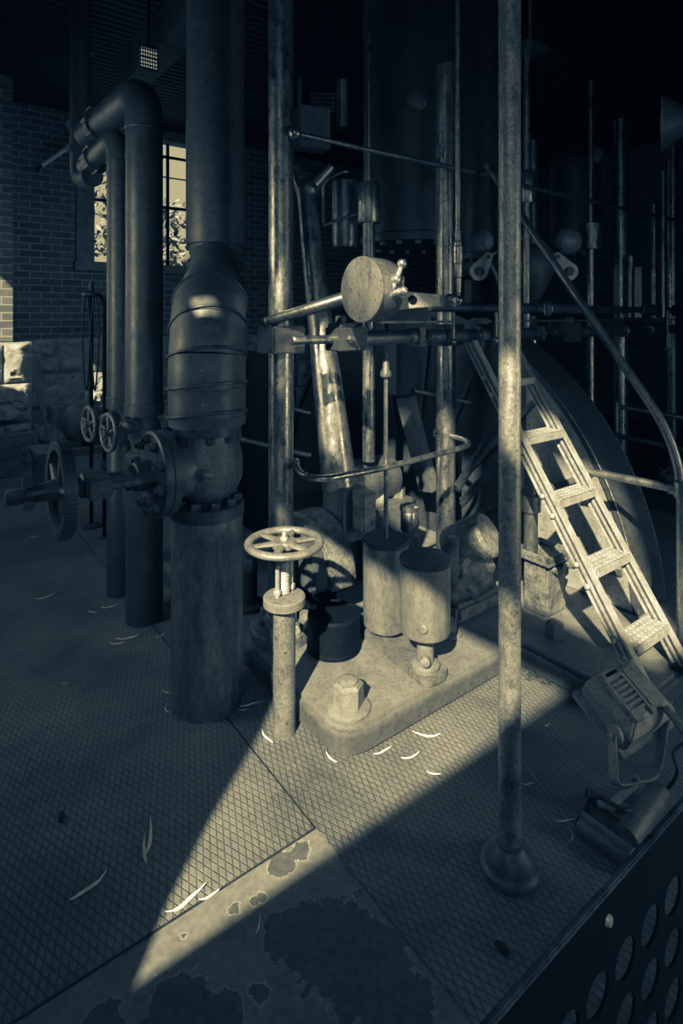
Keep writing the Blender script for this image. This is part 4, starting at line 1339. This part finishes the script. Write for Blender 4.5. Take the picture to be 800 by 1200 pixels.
# ------------------------------------------------------------------ cone shade top right
t = thing('cone_shade', 'grey metal cone shade hanging in the top right corner', 'lamp shade', D(772, 147, 3.6))
c = D(775, 145, 3.7)
axv = (D(822, 139, 3.6) - c).normalized()
m = MB(); m.lathe([(.168, .012), (.174, -.004), (.176, .004), (.05, .19), (.035, .25), (.0, .255)], c, axv, 40, cap=False); m.build('cone', TIN, t)
e = c + axv * .25
m = MB(); m.tube([e, Vector((e.x, e.y, CEIL - .01))], .01, 10); m.build('hanger', BLACK, t)
m = MB(); pq = D(621, 58, 3.7)
m.box(pq, UD * .12, VD * .09, ZD * .006); m.tube([pq, Vector((pq.x, pq.y, CEIL))], .012, 8)
tag(m.build('ceiling_bracket', STEELD), 'small flat metal bracket plate hanging just right of the pole top', 'bracket')
m = MB(); pq = D(97, 68, 4.6)
m.box(pq, UD * .05, VD * .17, ZD * .012); m.tube([pq, Vector((pq.x, pq.y, CEIL))], .03, 10)
tag(m.build('ceiling_bracket', WOOD), 'pale plank bracket under the ceiling above the bent pipes', 'bracket')

# ------------------------------------------------------------------ fallen leaves
def leaf(px, py, L, ang, bend, label, wid=.11, z=.0, name='fallen_leaf', long=False):
    c = G(px, py, z)
    n_ = 14
    m = MB()
    L *= .85
    wid *= random.uniform(.75, 1.1); bend *= random.uniform(.3, .9); wob_ = random.uniform(-1, 1)
    top_, bot = [], []
    x0 = Vector((math.cos(ang), math.sin(ang), 0)); y0 = Vector((-math.sin(ang), math.cos(ang), 0))
    for i in range(n_ + 1):
        s = i / n_ - .5
        w = wid * L * .5 * max(.05, math.sin(math.pi * (i / n_)) ** .7) * (1 - .35 * i / n_)
        ctr = x0 * s * L + y0 * bend * L * (s * s * 4 - .5 + 0) + y0 * L * .05 * wob_ * math.sin(7 * s + wob_)
        lift = .003 + .012 * (s * s * 4) * min(1, L * 8) * random.uniform(.7, 1.2)
        top_.append(c + ctr + y0 * w + ZD * (lift + .002)); bot.append(c + ctr - y0 * w + ZD * lift)
    va = [m.bm.verts.new(p) for p in top_]; vb = [m.bm.verts.new(p) for p in bot]
    vm = [m.bm.verts.new((p + q_) / 2 - ZD * .0015) for p, q_ in zip(top_, bot)]
    for i in range(n_):
        m.bm.faces.new((va[i], va[i + 1], vm[i + 1], vm[i])); m.bm.faces.new((vm[i], vm[i + 1], vb[i + 1], vb[i]))
    ob = m.build(name, LEAF, origin=c)
    return tag(ob, label, 'leaf', 'fallen dry leaves')


LV = [
    (174, 985, .17, 1.75, .10, 'long twisted pale leaf alone on the dark tread plate left of the light wedge'),
    (170, 1000, .13, 1.95, -.12, 'thin leaf crossing the long twisted one on the dark plate'),
    (104, 1042, .13, .9, .18, 'wavy thin leaf nearest the lower left corner of the floor'),
    (218, 1058, .14, .75, .12, 'slim curved leaf lying across the seam at the lower end of the light wedge'),
    (245, 1052, .07, .55, .06, 'short pale sliver along the seam inside the light wedge'),
    (313, 866, .10, -.9, .1, 'bright tapered leaf at the foot of the valve pillar'),
    (285, 833, .05, .1, .1, 'small pale leaf just left of the valve pillar in shadow'),
    (294, 827, .11, .35, -.07, 'long stringy leaf reaching from the wide pipe to the valve pillar'),
    (500, 863, .12, -.1, .12, 'broad bright leaf uppermost on the sunlit floor beside the bed edge'),
    (481, 888, .09, .4, .2, 'curved bright leaf in the middle of the sunlit strip'),
    (508, 908, .06, -.25, .1, 'small bright leaf lowest on the sunlit strip'),
    (448, 882, .09, .5, .1, 'faint narrow leaf against the foot of the engine bed corner'),
    (388, 890, .08, -.9, .12, 'narrow leaf at the left foot of the engine bed corner'),
    (342, 858, .05, .9, .2, 'crumpled leaf tight against the base of the valve pillar'),
    (618, 920, .05, .1, .15, 'tiny pale leaf to the right of the pole'),
    (626, 913, .05, 1.8, .15, 'tiny upright leaf next to the pale one right of the pole'),
    (662, 963, .07, .1, .1, 'upper forked pale leaf beside the tubes of the work light stand'),
    (667, 980, .09, 1.2, .3, 'lower hooked pale leaf beside the tubes of the work light stand'),
    (701, 974, .05, -.4, .1, 'pale leaf caught under the loop of black cable'),
    (641, 851, .03, .5, .1, 'very small bright leaf at the tip of the sunlit patch by the bed'),
    (148, 749, .13, .25, .06, 'straight pale leaf in front of the thicker riser pipe'),
    (137, 755, .09, .1, .1, 'short leaf lying under the straight one near the riser pipes'),
    (128, 712, .10, .4, .15, 'leaf at the foot of the thinner riser pipe'),
    (108, 718, .07, -.4, .3, 'curled leaf farther left of the thinner riser pipe'),
    (52, 701, .12, .8, .12, 'lone leaf on the dark floor at the left in line with the pipe feet'),
    (103, 654, .06, -.5, .15, 'small leaf on the dark floor below the toothed wheel'),
    (195, 812, .06, -.5, .2, 'upper curled leaf against the left side of the wide pipe'),
    (196, 833, .06, -1.0, .35, 'lower curled leaf against the left side of the wide pipe'),
    (76, 802, .03, .2, .1, 'tiny leaf fleck on the dark floor left of the wide pipe'),
    (188, 746, .06, .7, .2, 'leaf tucked beside the foot of the thicker riser pipe'),
    (387, 1010, .02, 1.3, .1, 'leaf fleck at the edge of the shadow by the plate corner'),
    (40, 630, .09, -.2, .05, 'leaf on the far left floor under the toothed wheel hub'),
    (303, 1085, .06, 1.5, .1, 'thin stalk on the dark flaking floor below the light wedge'),
]
for a in LV:
    leaf(*a[:6])
m = MB()
cpt = G(632, 797, 0)
for i in range(30):
    a = random.uniform(0, 6.28); r_ = random.uniform(.01, .055)
    c_ = cpt + Vector((math.cos(a) * r_ * 1.2, math.sin(a) * r_, random.uniform(.004, .03)))
    a2 = random.uniform(0, 3.14)
    dv = Vector((math.cos(a2), math.sin(a2), random.uniform(-.1, .1))) * random.uniform(.015, .035)
    sv = Vector((-dv.y, dv.x, 0)).normalized() * .003
    q_ = [c_ - dv, c_ + sv + ZD * .003, c_ + dv, c_ - sv]
    m.bm.faces.new([m.bm.verts.new(x) for x in q_])
tag(m.build('leaf_litter', WOOD), 'little nest of dry leaf litter at the inner corner of the engine bed', 'leaf litter', kind='stuff')
for px, py, ang, lab in ((72, 960, 1.9, 'small black clip lying on the dark floor far left'), (588, 1115, -.9, 'small black clip lying on the floor below the pole foot')):
    c_ = G(px, py, 0)
    m = MB(); dv = Vector((math.cos(ang), math.sin(ang), 0))
    m.tube([c_ - dv * .018 + ZD * .008, c_ + dv * .018 + ZD * .008], .008, 10, flat=.7); m.box(c_ + ZD * .012, dv * .009, dv.cross(ZD) * .009, ZD * .004)
    tag(m.build('plastic_clip', RUBBER), lab, 'clip', 'black clips on the floor')

# ------------------------------------------------------------------ light
w = bpy.data.worlds.new('world'); scene.world = w; w.use_nodes = True
w.node_tree.nodes['Background'].inputs[0].default_value = (1, .97, .92, 1)
w.node_tree.nodes['Background'].inputs[1].default_value = .5


def lamp(name, typ, loc, direction, energy, color, **kw):
    l = bpy.data.lights.new(name, typ)
    l.energy = energy; l.color = color
    for k_, v in kw.items():
        setattr(l, k_, v)
    ob = bpy.data.objects.new(name, l)
    ob.location = loc
    ob.rotation_euler = Vector(direction).to_track_quat('-Z', 'Y').to_euler()
    COL.objects.link(ob)
    return ob


sd = (UD * SD.x + VD * SD.y + ZD * SD.z).normalized()
lamp('sun', 'SUN', (0, 0, 8), sd, 12.0, (1, .97, .92), angle=math.radians(1.0))
TEAL = (.9, .96, 1.0)
CREAM = (1, .97, .92)
lamp('camera_side_fill', 'AREA', (.3, -1.0, 1.9), Vector((0, 1, -.62)), 7.5, TEAL, shape='RECTANGLE', size=2.6, size_y=1.2, spread=math.radians(110))  # added soft fill behind the camera, no doorway is built there
lamp('left_side_fill', 'AREA', W(-.5, 3.0, 1.7), UD + ZD * -.15, 11, CREAM, shape='RECTANGLE', size=.5, size_y=1.6, spread=math.radians(130))  # added fill lamp for the streaks on the columns, no window here
lamp('right_side_fill', 'AREA', W(3.2, -1.4, 1.2), VD - UD * .55 + ZD * -.4, 15, CREAM, shape='RECTANGLE', size=.4, size_y=1.7, spread=math.radians(130))  # added fill lamp out of view for the pipe highlight and work light
lamp('rear_left_fill', 'AREA', W(-.45, 5.3, 2.0), UD - VD * .7 - ZD * .3, 6.5, CREAM, shape='RECTANGLE', size=.5, size_y=1.8, spread=math.radians(140))  # added fill lamp out of view, edges the riser pipes
lamp('far_corner_fill', 'AREA', W(1.6, 5.4, 2.2), Vector((-.6, 1, -.4)), 9, TEAL, shape='RECTANGLE', size=1.6, size_y=1.0)

scene.view_settings.view_transform = 'Standard'
scene.view_settings.look = 'None'
scene.view_settings.exposure = 0
# blue-shadow / cream-highlight toning of the whole print
vsn = scene.view_settings
vsn.use_curve_mapping = True
cm = vsn.curve_mapping
cm.use_clip = False
XS = (0, .016, .05, .13, .5, 1)
TON = ((0, .0082, .036, .122, .57, 1.0), (.0006, .0172, .051, .133, .51, .93), (.0018, .027, .060, .110, .32, .68))
for ci in range(3):
    cv_ = cm.curves[ci]
    pts_ = cv_.points
    pts_[0].location = (XS[0], TON[ci][0]); pts_[1].location = (XS[-1], TON[ci][-1])
    for x_, y_ in list(zip(XS, TON[ci]))[1:-1]:
        pts_.new(x_, y_)
    for p_ in pts_:
        p_.handle_type = 'AUTO_CLAMPED'
cm.update()
